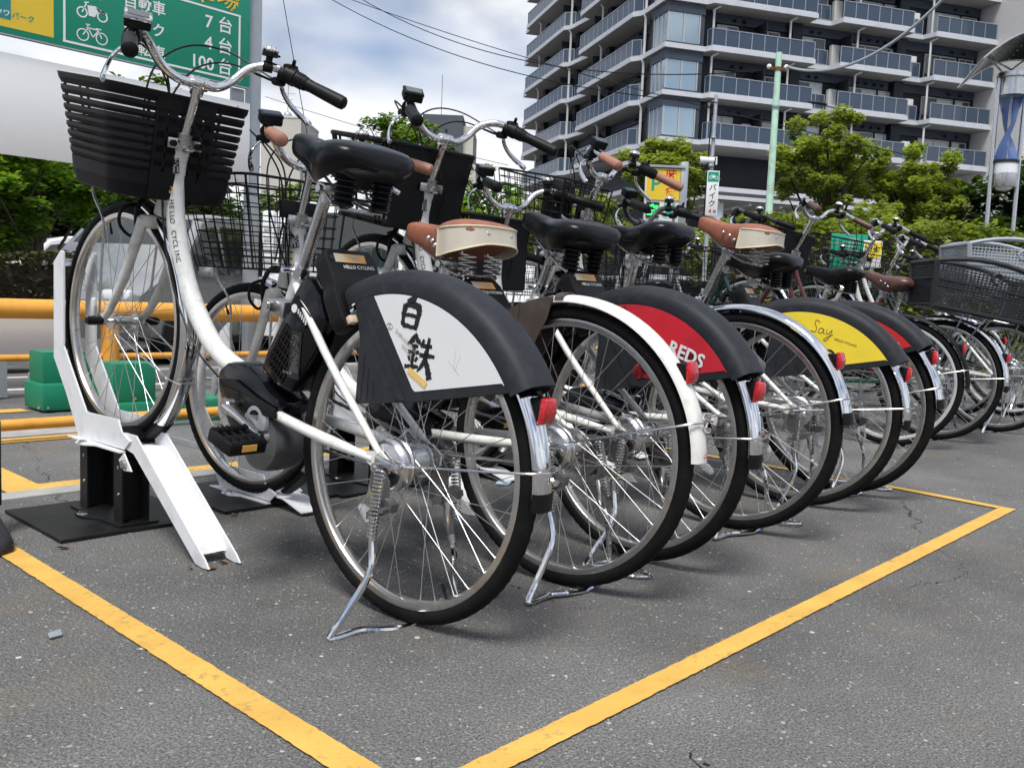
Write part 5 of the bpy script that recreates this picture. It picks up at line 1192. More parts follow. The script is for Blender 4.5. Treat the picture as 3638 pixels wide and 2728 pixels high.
tree('bushy tree below the canopy between the two sign poles', (17.6, 9.7, 0), .9, (17.4, 9.9, 1.75), (1.7, 1.1, .62), 40, 6000, .09, 'leaf_olive', 25, .08, RT, (.28, .5), tone=(.4, 1.0))
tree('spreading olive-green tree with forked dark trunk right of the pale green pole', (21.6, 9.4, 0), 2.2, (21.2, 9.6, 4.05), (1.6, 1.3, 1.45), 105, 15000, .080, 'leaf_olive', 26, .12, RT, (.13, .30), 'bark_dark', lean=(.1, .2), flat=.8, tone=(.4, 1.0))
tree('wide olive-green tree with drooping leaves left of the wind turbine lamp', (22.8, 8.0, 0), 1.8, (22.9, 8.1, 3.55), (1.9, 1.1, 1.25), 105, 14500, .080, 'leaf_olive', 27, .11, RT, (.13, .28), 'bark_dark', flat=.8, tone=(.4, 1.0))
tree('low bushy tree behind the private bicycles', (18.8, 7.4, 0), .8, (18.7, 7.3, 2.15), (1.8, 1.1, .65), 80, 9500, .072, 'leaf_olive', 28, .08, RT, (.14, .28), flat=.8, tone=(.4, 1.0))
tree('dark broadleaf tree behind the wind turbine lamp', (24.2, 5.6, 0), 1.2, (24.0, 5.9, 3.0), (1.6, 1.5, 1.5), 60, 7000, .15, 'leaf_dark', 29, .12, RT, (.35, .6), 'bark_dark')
def hedge(label, p0, p1, w, h, n, size, material, seed):
    rnd = random.Random(seed); a = Vector((*p0, 0)); b = Vector((*p1, 0)); d = (b - a); L_ = d.length; d.normalize(); q = Vector((-d.y, d.x, 0))
    t = thing('hedge', label, 'hedge', (*p0, 0)); pts = []
    for _ in range(n):
        u = rnd.random() * L_; f = rnd.random()
        if f < .40: v, z = rnd.uniform(-.5, .5) * w, h * (1 + rnd.gauss(0, .02)) + .05 * sin(u * 3.1)
        else: v, z = (-.5 if rnd.random() < .7 else .5) * w + rnd.gauss(0, .03), rnd.random() * h
        pts.append((d * u + q * v + Vector((0, 0, z)), rnd.uniform(.15, .9)))
    ang = atan2(d.y, d.x)
    obj('foliage', leaves_mesh('foliage', pts, size, material, seed), None, t)
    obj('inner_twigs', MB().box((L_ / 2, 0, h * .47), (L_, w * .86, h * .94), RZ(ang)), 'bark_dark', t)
    return t
hedge('clipped brownish hedge behind the orange rail at the left edge', (-1.2, 9.25), (3.30, 8.72), .7, .86, 15000, .035, 'leaf_hedge', 31)
hedge('tall olive hedge behind the private bicycles at the right', (8.9, 5.2), (13.2, 1.2), .9, 1.62, 16000, .05, 'leaf_olive', 32)

def grit():
    rn = random.Random(77); vs = []; fs = []
    for i in range(900):
        if i % 3: x, y = rn.uniform(.5, 3.9), rn.gauss(2.0, .55)
        else: x, y = rn.uniform(.2, 4.2), rn.uniform(.5, 3.4)
        s_ = rn.uniform(.0012, .0036) * (1.6 if rn.random() < .06 else 1); o = len(vs); a = rn.uniform(0, 6.28)
        for k in range(4): vs.append((x + s_ * cos(a + k * 1.57) * rn.uniform(.7, 1.4), y + s_ * sin(a + k * 1.57), .0015))
        vs.append((x, y, .0015 + s_ * .9)); fs += [(o, o + 1, o + 4), (o + 1, o + 2, o + 4), (o + 2, o + 3, o + 4), (o + 3, o, o + 4)]
    return MB().add(vs, fs)
tag(obj('loose_grit', grit(), 'concrete'), 'fine pale grit scattered on the asphalt under the bicycles', 'grit', kind='stuff')

# ---------------------------------------------------------------- vehicles
def vehicle(name, label, cat, loc, rz, L, Wd, prof, glass, body, wheels, z=0.0, lamps=True, wr=.31):
    """prof: side outline (x, z), front at +x; glass: list of side window outlines; windscreen and rear pane from profile edges"""
    t = thing(name, label, cat, (loc[0], loc[1], z), rz); n = len(prof); hw = Wd / 2
    def half(zv): return hw * (1.0 if zv < .95 else 1.0 - .17 * (zv - .95) / .85)
    mb = MB(); ys = [-1, -.93, 0, .93, 1]; vs = []; fs = []
    for k, f in enumerate(ys):
        for x, zv in prof:
            ins = .035 if abs(f) == 1 else 0.0
            vs.append((x * (1 - ins * .4), f * half(zv), zv - (ins * .9 if zv > .5 else -ins)))
    for k in range(len(ys) - 1):
        for i in range(n): fs.append((k * n + i, k * n + (i + 1) % n, (k + 1) * n + (i + 1) % n, (k + 1) * n + i))
    fs.append(tuple(range(n))); fs.append(tuple((len(ys) - 1) * n + i for i in range(n))[::-1])
    mb.add(vs, fs, True); obj('body', mb, body, t)
    for s in (-1, 1):
        for g_ in glass:
            obj('side_window', MB().add([(x, s * (half(zv) + .006), zv - .02) for x, zv in g_] + [(x, s * (half(zv) - .03), zv - .02) for x, zv in g_], [tuple(range(len(g_)))] + [(i, (i + 1) % len(g_), len(g_) + (i + 1) % len(g_), len(g_) + i) for i in range(len(g_))]), 'car_glass', t)
        for wx in wheels:
            w = obj('wheel', MB().arc([(-.10, .19), (-.10, wr - .02), (-.08, wr), (.08, wr), (.10, wr - .02), (.10, .19)], 0, 360, 28), 'car_black', t, T(wx, s * (hw - .10), wr) @ RZ(pi / 2))
            rm = MB().arc([(-s * .085, .195), (-s * .095, .175), (-s * .06, .17)], 0, 360, 24)
            for k in range(5): a = 2 * pi * k / 5; rm.tube([(-s * .088, .03 * cos(a), .03 * sin(a)), (-s * .088, .18 * cos(a), .18 * sin(a))], .022, 6)
            obj('rim', rm, 'alloy', w)
            obj('wheel_arch', MB().arc([(-.012, .0), (-.012, wr + .06), (.012, wr + .06), (.012, 0)], 0, 180, 18), 'car_black', t, T(wx, s * (hw + .0), wr - .03) @ RZ(pi / 2))
        obj('door_handle', MB().box((.35, s * (hw + .015), .93), (.18, .03, .03), bev=.01), body, t); obj('door_handle', MB().box((-.45, s * (hw + .015), .93), (.18, .03, .03), bev=.01), body, t)
        obj('sill_trim', MB().box((0, s * hw * .99, .24), (wheels[0] - wheels[1] - .9, .05, .10), bev=.02), 'car_black', t)
    return t
MINIVAN = [(2.28, .30), (2.32, .55), (2.25, .78), (1.75, .98), (1.35, 1.10), (.72, 1.66), (.35, 1.76), (-1.0, 1.80), (-2.05, 1.74), (-2.24, 1.10), (-2.30, .60), (-2.26, .28), (-1.0, .20), (1.0, .20)]
MV_G = [[(1.22, 1.08), (.72, 1.58), (.38, 1.64), (.30, 1.04)], [(.20, 1.05), (.26, 1.64), (-.90, 1.68), (-.90, 1.08)], [(-1.0, 1.08), (-1.0, 1.67), (-1.90, 1.62), (-2.02, 1.14)]]
def add_front(t, hw, x, body):
    for s in (-1, 1):
        mr = obj('wing_mirror', MB().box((1.05, s * (hw + .13), 1.05), (.10, .20, .15), bev=.04), body, t); obj('mirror_glass', MB().box((.996, s * (hw + .13), 1.05), (.006, .16, .11)), 'car_glass', mr)
        obj('head_lamp', MB().box((x - .08, s * (hw - .25), .74), (.10, .34, .14), bev=.04), 'lamp_white', t)
    obj('windscreen', MB().add([(1.30, -hw * .84, 1.13), (1.30, hw * .84, 1.13), (.74, hw * .74, 1.665), (.74, -hw * .74, 1.665)], [(0, 1, 2, 3)]).add([(1.27, -hw * .84, 1.11), (1.27, hw * .84, 1.11), (.71, hw * .74, 1.645), (.71, -hw * .74, 1.645)], [(0, 1, 2, 3)]), 'car_glass', t)
    obj('grille', MB().box((x - .02, 0, .62), (.06, hw * .9, .14), bev=.02), 'car_black', t)
def add_rear(t, hw, x, zt, lamp=True):
    obj('rear_window', MB().add([(x - .004 + .02, -hw * .76, 1.06), (x - .004 + .02, hw * .76, 1.06), (x + .14, hw * .70, zt), (x + .14, -hw * .70, zt)], [(0, 1, 2, 3)]).add([(x + .06, -hw * .76, 1.06), (x + .06, hw * .76, 1.06), (x + .18, hw * .70, zt), (x + .18, -hw * .70, zt)], [(0, 1, 2, 3)]), 'car_glass', t)
    for s in (-1, 1):
        tl = obj('tail_lamp', MB().box((x + .05, s * (hw - .10), 1.30), (.10, .14, .62), RY(0), bev=.03), 'lamp_white', t)
        for k in range(4): obj('lamp_segment', MB().box((x - .003, s * (hw - .10), 1.10 + .11 * k), (.010, .085, .07), bev=.004), 'clear_lens', tl)
    obj('number_plate', MB().box((x - .03, 0, .75), (.02, .33, .165), bev=.004), 'print_white', t)
t = vehicle('silver_minivan', 'silver minivan parked behind the orange rail, seen through the nearest front wheel', 'car', (5.55, 11.15), radians(214), 4.6, 1.72, MINIVAN, MV_G, 'car_silver', (1.42, -1.38), z=-.20)
add_front(t, .86, 2.3, 'car_silver'); add_rear(t, .86, -2.30, 1.62)
t = vehicle('white_minivan', 'white minivan far behind the young trees at the left', 'car', (7.6, 19.6), radians(176), 4.7, 1.75, MINIVAN, MV_G, 'car_white', (1.42, -1.38), z=-.18)
add_front(t, .87, 2.3, 'car_white'); add_rear(t, .87, -2.30, 1.62)
t = vehicle('white_van', 'tall white van with its upright tail lamp beside the grey sign post', 'van', (7.55, 9.35), radians(38), 4.7, 1.72, MINIVAN, MV_G, 'car_white', (1.42, -1.38), z=-.10)
add_front(t, .86, 2.3, 'car_white'); add_rear(t, .86, -2.30, 1.62)

# ---------------------------------------------------------------- apartment block
AL = radians(-30.4517); BX, BY = 48.16, 33.02
ap = thing('apartment_block', 'tall dark apartment block with white slabs and grey glass balconies on two faces', 'building', (BX, BY, 0), AL)
H0 = 2.88; LV = [2.70 + H0 * k for k in range(10)]       # tops of the white slab edges
def quad_slab(name, pts, z0, z1, m_, parent): return obj(name, MB().prism(pts, z0, z1, 'z'), m_, parent)
V_A, V_R = -.45, .55      # balcony fronts and recesses of the right face; u likewise on the left face
PANE = MB().box((0, 0, .5), (1, .012, 1)).mesh('glass_panel', 'balcony_glass'); POST = MB().box((0, 0, .5), (.05, .06, 1)).mesh('rail_post', 'rail_alloy'); RAILM = MB().box((0, 0, 0), (1, .07, .05)).mesh('handrail', 'rail_alloy')
def scaled(o, loc, sc, rz=0): o.location = loc; o.scale = sc; o.rotation_euler = (0, 0, rz); return o
def balustrade(parent, p0, p1, z, h, n, detail=True):
    a = Vector((*p0, 0)); b = Vector((*p1, 0)); d = b - a; L_ = d.length; ang = atan2(d.y, d.x)
    if not detail: n = max(1, n)
    first = scaled(obj('balustrade', RAILM, None, parent), ((a.x + b.x) / 2, (a.y + b.y) / 2, z + h), (L_ + .05, 1, 1), ang)
    bot = scaled(obj('bottom_rail', RAILM, None, parent), ((a.x + b.x) / 2, (a.y + b.y) / 2, z + .06), (L_, .8, .8), ang)
    for i in range(n):
        c = a.lerp(b, (i + .5) / n); scaled(obj('glass_panel', PANE, None, parent), (c.x, c.y, z + .08), (L_ / n - .055, 1, h - .10), ang)
    for i in range(n + 1):
        c = a.lerp(b, i / n); scaled(obj('rail_post', POST, None, parent), (c.x, c.y, z), (1, 1, h), ang)
UW = 26.0; VW = 31.0
core = MB(); core.box((UW / 2 + 1.6, VW / 2 + 1.6, 15), (UW - 1.0, VW - 3.0, 30)); obj('core_wall', core, 'tile_dark', ap)
WIN = MB().box((0, 0, 0), (1, .04, 1)).mesh('window_glass', 'window_glass'); CUR = MB().box((0, 0, 0), (1, .02, 1)).mesh('curtain', 'curtain')
def window(parent, u, v, z, w, h, rz, curtain=0.0, frames=2):
    """sliding window set proud of the wall: frame, panes, curtain"""
    m_ = T(u, v, z) @ RZ(rz); f = MB()
    for x in [-w / 2 + w * i / frames for i in range(frames + 1)]: f.box((x, -.06, h / 2), (.07, .08, h + .06))
    f.box((0, -.06, 0), (w, .08, .07)); f.box((0, -.06, h), (w, .08, .07))
    o = obj('window', f, 'window_frame', parent, m_)
    for i in range(frames):
        p = obj('pane', WIN, None, o); p.location = (-w / 2 + w * (i + .5) / frames, -.035, h / 2); p.scale = (w / frames - .06, 1, h - .06)
        if random.random() < curtain: q = obj('curtain', CUR, None, o); q.location = (-w / 2 + w * (i + .5) / frames, -.062, h / 2); q.scale = (w / frames - .09, 1, h - .10)
    return o
vis = lambda k: 3 <= k <= 9
for k, zt in enumerate(LV):
    z0 = zt - .30
    # one white slab following the stepped front; underside grey
    out = [(0, 0), (2.79, 0), (3.06, V_A), (10.57, V_A), (10.57, V_R), (12.20, V_R), (12.45, V_A), (18.06, V_A), (18.06, V_R), (19.60, V_R), (19.85, V_A), (25.0, V_A), (25.0, 3.0), (3.0, 3.0), (3.0, 30.2), (-.05, 30.2), (-.05, 28.9), (V_A, 28.7), (V_A, 18.2), (-.0, 17.7), (.45, 14.6), (V_A, 14.4), (V_A, 4.2), (-.05, 3.7), (0, 3.0)]
    sl = quad_slab('floor_slab', out, z0, zt, 'slab_white', ap)
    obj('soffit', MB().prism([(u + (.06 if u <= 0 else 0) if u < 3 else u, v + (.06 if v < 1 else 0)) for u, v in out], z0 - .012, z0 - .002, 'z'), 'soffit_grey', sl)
    if not vis(k): continue
    st = obj('storey_wall', MB().box((14.5, 1.42, zt + 1.29), (22.2, .05, 2.55)), 'tile_dark', ap)
    # beams under the slab above
    obj('beam', MB().box((6.6, 1.30, zt + 2.28), (6.0, .20, .60)), 'beam_blue', st); obj('beam', MB().box((13.4, 1.30, zt + 2.28), (8.4, .20, .60)), 'beam_blue', st); obj('beam', MB().box((21.6, 1.30, zt + 2.28), (6.4, .20, .60)), 'beam_blue', st)
    for u in (3.25, 9.95, 18.2): obj('column', MB().box((u, 1.15, zt + 1.29), (.75, .55, 2.56)), 'tile_dark', st)
    for u in (3.35, 14.05, 19.9, 8.9): obj('rain_pipe', MB().tube([(u, .10, zt), (u, .10, zt + 2.35), (u + .25, -.05, zt + 2.52), (u + .35, -.1, zt + 2.56)], .075, 8), 'pipe_white', st)
    for u, w in ((5.0, 1.5), (8.0, 1.7), (11.4, 1.9), (15.5, 2.3), (17.6, 1.4), (21.8, 2.6), (24.0, 1.2)): window(st, u, 1.38, zt + .05, w, 1.82, 0, .45)
    for u in (6.55, 12.9, 19.1): obj('air_unit', MB().box((u, .95, zt + .75), (.62, .35, 1.45), bev=.03), 'pipe_white', st)
    for u in (7.0, 13.4): obj('partition', MB().box((u, .55, zt + 1.0), (.04, 1.5, 2.0)), 'tile_dark', st)
    for u in (5.4, 6.1, 11.2, 11.8, 15.0, 15.7, 16.4, 17.0, 22.6, 23.6): obj('vent', MB().tube([(u, 1.22, zt + 2.22), (u, 1.05, zt + 2.22), (u, 1.03, zt + 2.10)], .085, 8), 'tile_dark', st)
    # left face wall
    lw = obj('storey_wall', MB().box((1.42, 17.2, zt + 1.29), (.05, 26.5, 2.55)), 'tile_dark', ap)
    for v, w in ((9.2, 9.6), (21.5, 13.0)): obj('beam', MB().box((1.30, v, zt + 2.28), (.20, w, .60)), 'beam_blue', lw)
    for v in (3.3, 11.0, 17.9, 26.0): obj('column', MB().box((1.10, v + .55, zt + 1.29), (.55, .75, 2.56)), 'tile_dark', lw); obj('rain_pipe', MB().tube([(.10, v, zt), (.10, v, zt + 2.35), (-.1, v, zt + 2.56)], .085, 8), 'pipe_white', lw)
    for v, w in ((7.0, 2.2), (13.3, 2.2), (16.0, 2.4), (21.0, 2.2), (24.5, 2.0), (28.6, 1.6)): window(lw, 1.38, v, zt + .05, w, 1.82, -pi / 2, .35)
    for v in (12.0, 19.2): obj('partition', MB().box((.55, v, zt + 1.0), (1.5, .04, 2.0)), 'tile_dark', lw)
    for v in (5.5, 6.3, 13.0, 13.8, 14.6, 20.4, 21.2): obj('vent', MB().tube([(1.22, v, zt + 2.22), (1.05, v, zt + 2.22), (1.03, v, zt + 2.10)], .085, 8), 'tile_dark', lw)
    # corner bay with tall panes
    bay = obj('corner_bay', MB().box((1.48, 1.32, zt + .07), (2.60, 2.30, .14)).box((1.48, 1.32, zt + 2.26), (2.60, 2.30, .62)).box((2.66, .85, zt + 1.29), (.24, 1.25, 2.5)).box((.85, 2.36, zt + 1.29), (1.25, .24, 2.5)), 'beam_blue', ap)
    fr = MB()
    for u in (.28, 1.36, 2.46): fr.box((u, .26, zt + 1.06), (.09, .10, 1.90))
    for v in (.95, 1.55, 2.18): fr.box((.26, v, zt + 1.06), (.10, .09, 1.90))
    for z_ in (zt + .13, zt + 1.99): fr.box((1.37, .26, z_), (2.26, .10, .07)); fr.box((.26, 1.24, z_), (.10, 1.96, .07))
    bf = obj('bay_frame', fr, 'window_frame', ap)
    for u0, u1 in ((.33, 1.31), (1.41, 2.41)): obj('bay_pane', MB().box(((u0 + u1) / 2, .27, zt + 1.06), (u1 - u0, .03, 1.80)), 'bay_glass', bf)
    for v0, v1 in ((.33, .90), (1.0, 1.50), (1.60, 2.13)): obj('bay_pane', MB().box((.27, (v0 + v1) / 2, zt + 1.06), (.03, v1 - v0, 1.80)), 'bay_glass', bf)
    # balconies
    if k < 9:
        hb_ = 1.08
        ba = obj('balcony', MB().box((6.8, V_A + .12, zt + .03), (7.3, .14, .06)), 'slab_white', ap)
        balustrade(ba, (3.10, V_A + .10), (10.50, V_A + .10), zt, hb_, 8); balustrade(ba, (3.02, .15), (3.08, V_A + .10), zt, hb_, 1); balustrade(ba, (10.75, V_R + .08), (12.15, V_R + .08), zt, hb_ - .1, 2)
        ba = obj('balcony', MB().box((15.2, V_A + .12, zt + .03), (5.4, .14, .06)), 'slab_white', ap)
        balustrade(ba, (12.50, V_A + .10), (18.0, V_A + .10), zt, hb_, 6); balustrade(ba, (18.25, V_R + .08), (19.55, V_R + .08), zt, hb_ - .1, 2)
        ba = obj('balcony', MB().box((22.4, V_A + .12, zt + .03), (4.9, .14, .06)), 'slab_white', ap)
        balustrade(ba, (19.90, V_A + .10), (24.9, V_A + .10), zt, hb_, 5)
    if k >= 3:
        ba = obj('balcony', MB().box((V_A + .12, 9.3, zt + .03), (.14, 10.0, .06)), 'slab_white', ap)
        balustrade(ba, (V_A + .10, 14.35), (V_A + .10, 4.25), zt, 1.08, 11); balustrade(ba, (V_A + .10, 4.22), (.12, 3.82), zt, 1.08, 1); balustrade(ba, (.50, 17.6), (.50, 14.6), zt, .98, 3)
        ba = obj('balcony', MB().box((V_A + .12, 23.4, zt + .03), (.14, 10.2, .06)), 'slab_white', ap)
        balustrade(ba, (V_A + .10, 28.6), (V_A + .10, 18.25), zt, 1.08, 11); balustrade(ba, (V_A + .10, 18.2), (.40, 17.75), zt, 1.08, 2)
tw = thing('tiled_tower', 'pale tiled tower rising beside the apartment block at the right edge', 'building', (BX, BY, 0), AL)
obj('wall', MB().box((31.0, -.2, 19.0), (12.0, 6.0, 24.0)), 'tower_tile', tw)
obj('ledge', MB().box((30.3, -.6, 8.3), (13.4, 7.4, .7)).box((30.1, -.8, 7.75), (13.8, 7.8, .35)), 'slab_white', tw)
obj('lower_wall', MB().box((31.2, -.1, 3.6), (11.4, 5.8, 7.4)), 'building_grey', tw)
for i in range(60):
    obj('tile_course', MB().box((31.0, -3.203, 9.2 + .3 * i), (12.0, .004, .02)), 'soffit_grey', tw)
cn = thing('canopy_roof', 'white entrance canopy on columns below the apartment block', 'canopy', (BX - 3.2, BY - 3.0, 0), AL)
obj('roof_edge', MB().box((6.0, -2.5, 6.55), (13.0, 6.0, .20)), 'slab_white', cn)
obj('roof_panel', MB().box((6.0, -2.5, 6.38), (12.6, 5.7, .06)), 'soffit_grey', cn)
for i in range(7): obj('roof_beam', MB().box((.4 + 1.9 * i, -2.5, 6.30), (.14, 5.6, .12)), 'pipe_white', cn)
for u in (.6, 6.2, 11.6): obj('column', MB().tube([(u, -4.8, 0), (u, -4.8, 6.4)], .35, 14), 'slab_white', cn)
bb = thing('beige_building', 'small beige building with a rooftop aerial behind the nearest saddle', 'building', (24.9, 41.0, 0), radians(-47))
obj('wall', MB().box((.95, 2.0, 4.65), (2.0, 4.0, 9.3)), 'building_beige', bb); obj('roof_edge', MB().box((.95, 2.0, 9.36), (2.06, 4.06, .10)), 'pipe_white', bb)
obj('aerial', MB().tube([(1.15, .5, 9.4), (1.15, .5, 11.2)], .02, 5).tube([(.75, .5, 10.6), (1.5, .5, 10.6)], .015, 4).tube([(.85, .5, 10.3), (1.4, .5, 10.3)], .015, 4), 'rail_alloy', bb); obj('vent_dome', MB().sphere((1.15, .5, 9.5), .22, 10, 6), 'galvanised', bb)
gb = thing('grey_building', 'dark grey flat-roofed building with a mast behind the second handlebar', 'building', (40.44, 46.67, 0), radians(-47))
obj('wall', MB().box((1.3, 3.0, 6.4), (2.7, 6.0, 12.8)), 'building_grey', gb); obj('side_wall', MB().box((3.0, 3.0, 6.1), (.7, 5.0, 12.2)), 'building_beige', gb); obj('low_wing', MB().box((2.2, 1.5, 4.7), (3.0, 6.0, 9.4)), 'building_beige', gb)
obj('mast', MB().tube([(1.1, 1.0, 12.8), (1.1, 1.0, 15.6)], .03, 5), 'rail_alloy', gb); obj('wall_lamp', MB().box((1.55, -.05, 11.8), (.14, .12, .18), bev=.03), 'car_black', gb)

# ---------------------------------------------------------------- poles, signs, lamps, cables
gp = thing('green_pole', 'pale green utility pole with rust and cable clamps', 'pole', (14.93, 7.82, 0))
obj('shaft', MB().tube([(0, 0, -.1), (.10, .05, 2.4), (.20, .11, 5.24)], [.075, .067, .052], 16), 'pale_green_paint', gp)
obj('clamp', MB().tube([(.195, .10, 4.92), (.20, .10, 4.98)], .072, 14).box((.28, .05, 4.95), (.14, .05, .05)).box((.10, .16, 4.95), (.12, .05, .05)), 'rust', gp)
obj('clamp', MB().tube([(.15, .08, 4.28), (.15, .08, 4.31)], .068, 12), 'galvanised', gp); obj('insulator', MB().sphere((.33, .02, 5.0), .05, 8, 6).sphere((.04, .2, 4.98), .045, 8, 6), 'print_white', gp)
cp = thing('camera_pole', 'thin grey pole carrying a security camera beside the apartment balconies', 'pole', (12.33, 7.49, 0))
obj('shaft', MB().tube([(0, 0, -.1), (.08, .03, 2.1), (.22, .10, 3.97)], [.036, .034, .028], 12), 'galvanised', cp)
obj('conduit', MB().tube([(-.01, .06, 1.9), (.10, .10, 3.3), (.17, .12, 3.75), (.08, .2, 3.82)], .011, 6), 'cable_black', cp)
obj('mounting_ring', MB().tube([(.10, .045, 2.86), (.105, .047, 2.90)], .045, 12).tube([(.14, .06, 3.3), (.145, .06, 3.33)], .042, 12), 'galvanised', cp)
sc_ = thing('security_camera', 'white bullet security camera on the thin grey pole', 'camera', (12.42, 7.60, 2.96), radians(133))
obj('housing', MB().tube([(-.10, 0, 0), (.12, 0, 0)], [.05, .055], 14), 'print_white', sc_); obj('lens', MB().tube([(.121, 0, -.004), (.13, 0, -.004)], .042, 12), 'car_glass', sc_); obj('arm', MB().tube([(-.08, 0, .03), (-.14, 0, .06), (-.14, 0, -.06)], .015, 6), 'print_white', sc_)
CR_ = Vector((0.683, -0.730, 0))
bs = thing('motorbike_sign', 'narrow white sign with black vertical lettering and a green motorbike panel on the grey pole', 'sign', (12.30, 7.45, 0))
SB = lambda x, z, k=0.0: basis(Vector((0, 0, z)) + CR_ * x + Vector((-.73, -.68, 0)) * (.04 + k), CR_, (0, 0, 1))
obj('sign_face', MB().box((0, 0, 0), (.185, .68, .02), bev=.004), 'sign_white', bs, SB(.03, 2.43))
obj('green_panel', MB().box((0, 0, 0), (.165, .15, .004)), 'sign_green', bs, SB(.03, 2.68, .0105)); obj('pictogram', icon('motorbike'), 'sign_white', bs, SB(.03, 2.68, .014) @ Matrix.Scale(.70, 4))
for ch, z in (('バ', 2.475), ('イ', 2.355), ('ク', 2.235)): obj('lettering', text_mesh(ch, .115, .012, 'print_black', 'CENTER'), None, bs, SB(.03, z, .012))
obj('lettering', text_mesh('4', .10, .02, 'paint_red', 'CENTER'), None, bs, SB(.005, 2.125, .012)); obj('lettering', text_mesh('台', .06, .012, 'print_black', 'CENTER'), None, bs, SB(.075, 2.135, .012))
ps = thing('vacancy_sign', 'yellow and white parking vacancy sign with a lit green display', 'sign', (10.24, 6.93, 0))
SP = lambda x, z, k=0.0: basis(Vector((0, 0, z)) + CR_ * x + Vector((-.73, -.68, 0)) * (.05 + k), CR_, (0, 0, 1))
obj('cabinet', MB().box((0, 0, -.06), (.46, .80, .10), bev=.006), 'sign_white', ps, SP(0, 2.10)); obj('yellow_panel', MB().box((0, 0, 0), (.445, .41, .004)), 'sign_yellow', ps, SP(0, 2.285, .003))
obj('side_post', MB().box((0, 0, -.05), (.10, .92, .12), bev=.01), 'galvanised', ps, SP(.275, 2.13)); obj('post', MB().box((0, 0, -.05), (.10, 1.8, .08)), 'galvanised', ps, SP(.20, .85))
obj('top_cap', MB().box((0, 0, -.04), (.50, .03, .14)), 'galvanised', ps, SP(.03, 2.52))
obj('display', MB().box((0, 0, 0), (.175, .205, .006)), 'print_black', ps, SP(-.125, 1.945, .004)); obj('lettering', text_mesh('空', .165, .02, 'led_green', 'CENTER'), None, ps, SP(-.125, 1.885, .009))
for ch, x, z, m_ in (('時', .10, 2.36, 'paint_red'), ('貸', .10, 2.12, 'paint_red'), ('P', -.10, 2.20, 'sign_green')): obj('lettering', text_mesh(ch, .15 if ch != 'P' else .26, .02, m_, 'CENTER'), None, ps, SP(x, z, .006))
obj('lettering', text_mesh('自動車', .055, .01, 'sign_green', 'CENTER'), None, ps, SP(.10, 2.005, .004)); obj('pictogram', icon('car'), 'sign_green', ps, SP(.10, 1.90, .004))
tb = thing('turbine_lamp', 'street lamp with twisted blue wind turbine, curved solar panel and silver posts', 'street lamp', (20.05, 5.42, 0))
for s in (-1, 1): obj('post', MB().tube([CR_ * (.27 * s) + V3(0, 0, -.1), CR_ * (.27 * s) + V3(.02, .02, 5.5)], .042, 14), 'alloy', tb)
Z0 = Vector((.0, .0, 0)); 
obj('top_drum', MB().arc([(5.12, .02), (5.12, .235), (5.45, .235), (5.46, .30), (5.55, .30), (5.56, .02)], 0, 360, 32, m=RY(-pi / 2)), 'alloy', tb)
obj('collar', MB().arc([(3.60, .02), (3.60, .225), (3.80, .225), (3.82, .02)], 0, 360, 28, m=RY(-pi / 2)), 'lamp_white', tb)
obj('lamp_housing', MB().arc([(3.33, .02), (3.33, .215), (3.36, .225), (3.60, .225), (3.60, .02)], 0, 360, 28, m=RY(-pi / 2)), 'alloy', tb)
obj('lamp_globe', MB().sphere((0, 0, 3.33), .16, 20, 8, (1, 1, .45)), 'lamp_white', tb)
obj('base_ring', MB().arc([(3.80, .02), (3.80, .24), (3.86, .24), (3.87, .02)], 0, 360, 28, m=RY(-pi / 2)), 'car_black', tb)
for q in range(2):
    A = []; Bq = []; Cq = []
    for i in range(25):
        t_ = i / 24; z = 3.87 + 1.24 * t_; a = -1.0 + 2.6 * t_ + pi * q
        A.append(V3(.03 * cos(a + 1.2), .03 * sin(a + 1.2), z)); Bq.append(V3(.15 * cos(a + .55), .15 * sin(a + .55), z)); Cq.append(V3(.225 * cos(a), .225 * sin(a), z))
    bl = MB().strip(A, Bq).strip(Bq, Cq); off = MB(); off.v = [v + V3(.006, .006, 0) for v in bl.v]; bl.add(off.v, bl.f, True); obj('turbine_blade', bl, 'turbine_blue', tb)
obj('turbine_shaft', MB().tube([(0, 0, 3.8), (0, 0, 5.15)], .022, 8), 'galvanised', tb)
def solar():
    top = []; ns, nu = 12, 2; mb = MB(); A = []
    for k in (-1, 1):
        row = []
        for i in range(ns + 1):
            x = -.85 + 1.9 * i / ns; row.append(V3(0, 0, 5.95 - .42 * (x - .35) ** 2) + CR_ * x + Vector((.73, .68, 0)) * (.48 * k) + V3(0, 0, .34 * (k < 0)))
        A.append(row)
    mb.strip(A[0], A[1]); mb.strip([p + V3(0, 0, .02) for p in A[0]], [p + V3(0, 0, .02) for p in A[1]]); return mb, A
sp, sA = solar(); pn = obj('solar_panel', sp, 'solar_dark', tb)
obj('panel_rim', MB().tube([p + V3(0, 0, .01) for p in sA[0]] + [p + V3(0, 0, .01) for p in sA[1][::-1]], .022, 6, closed=True), 'alloy', pn)
for i in range(2, 12, 2):
    for k in range(7): p = sA[0][i].lerp(sA[1][i], (k + .5) / 7); obj('cell_gap', MB().box(p - V3(0, 0, .006), (.03, .03, .006)), 'print_white', pn)
for s in (-1, 1):
    obj('panel_strut', MB().tube([CR_ * (.18 * s) + V3(0, 0, 5.52), CR_ * (.5 * s) + V3(0, 0, 5.82)], .018, 6), 'alloy', tb); obj('panel_strut', MB().tube([CR_ * (-.18 * s) + V3(0, 0, 5.52), CR_ * (.35 * s) + V3(.2, .2, 5.9)], .018, 6), 'alloy', tb)
sl_ = thing('street_light', 'dark street light head on a thin pole in front of the balconies', 'street lamp', (29.3, 13.6, 0))
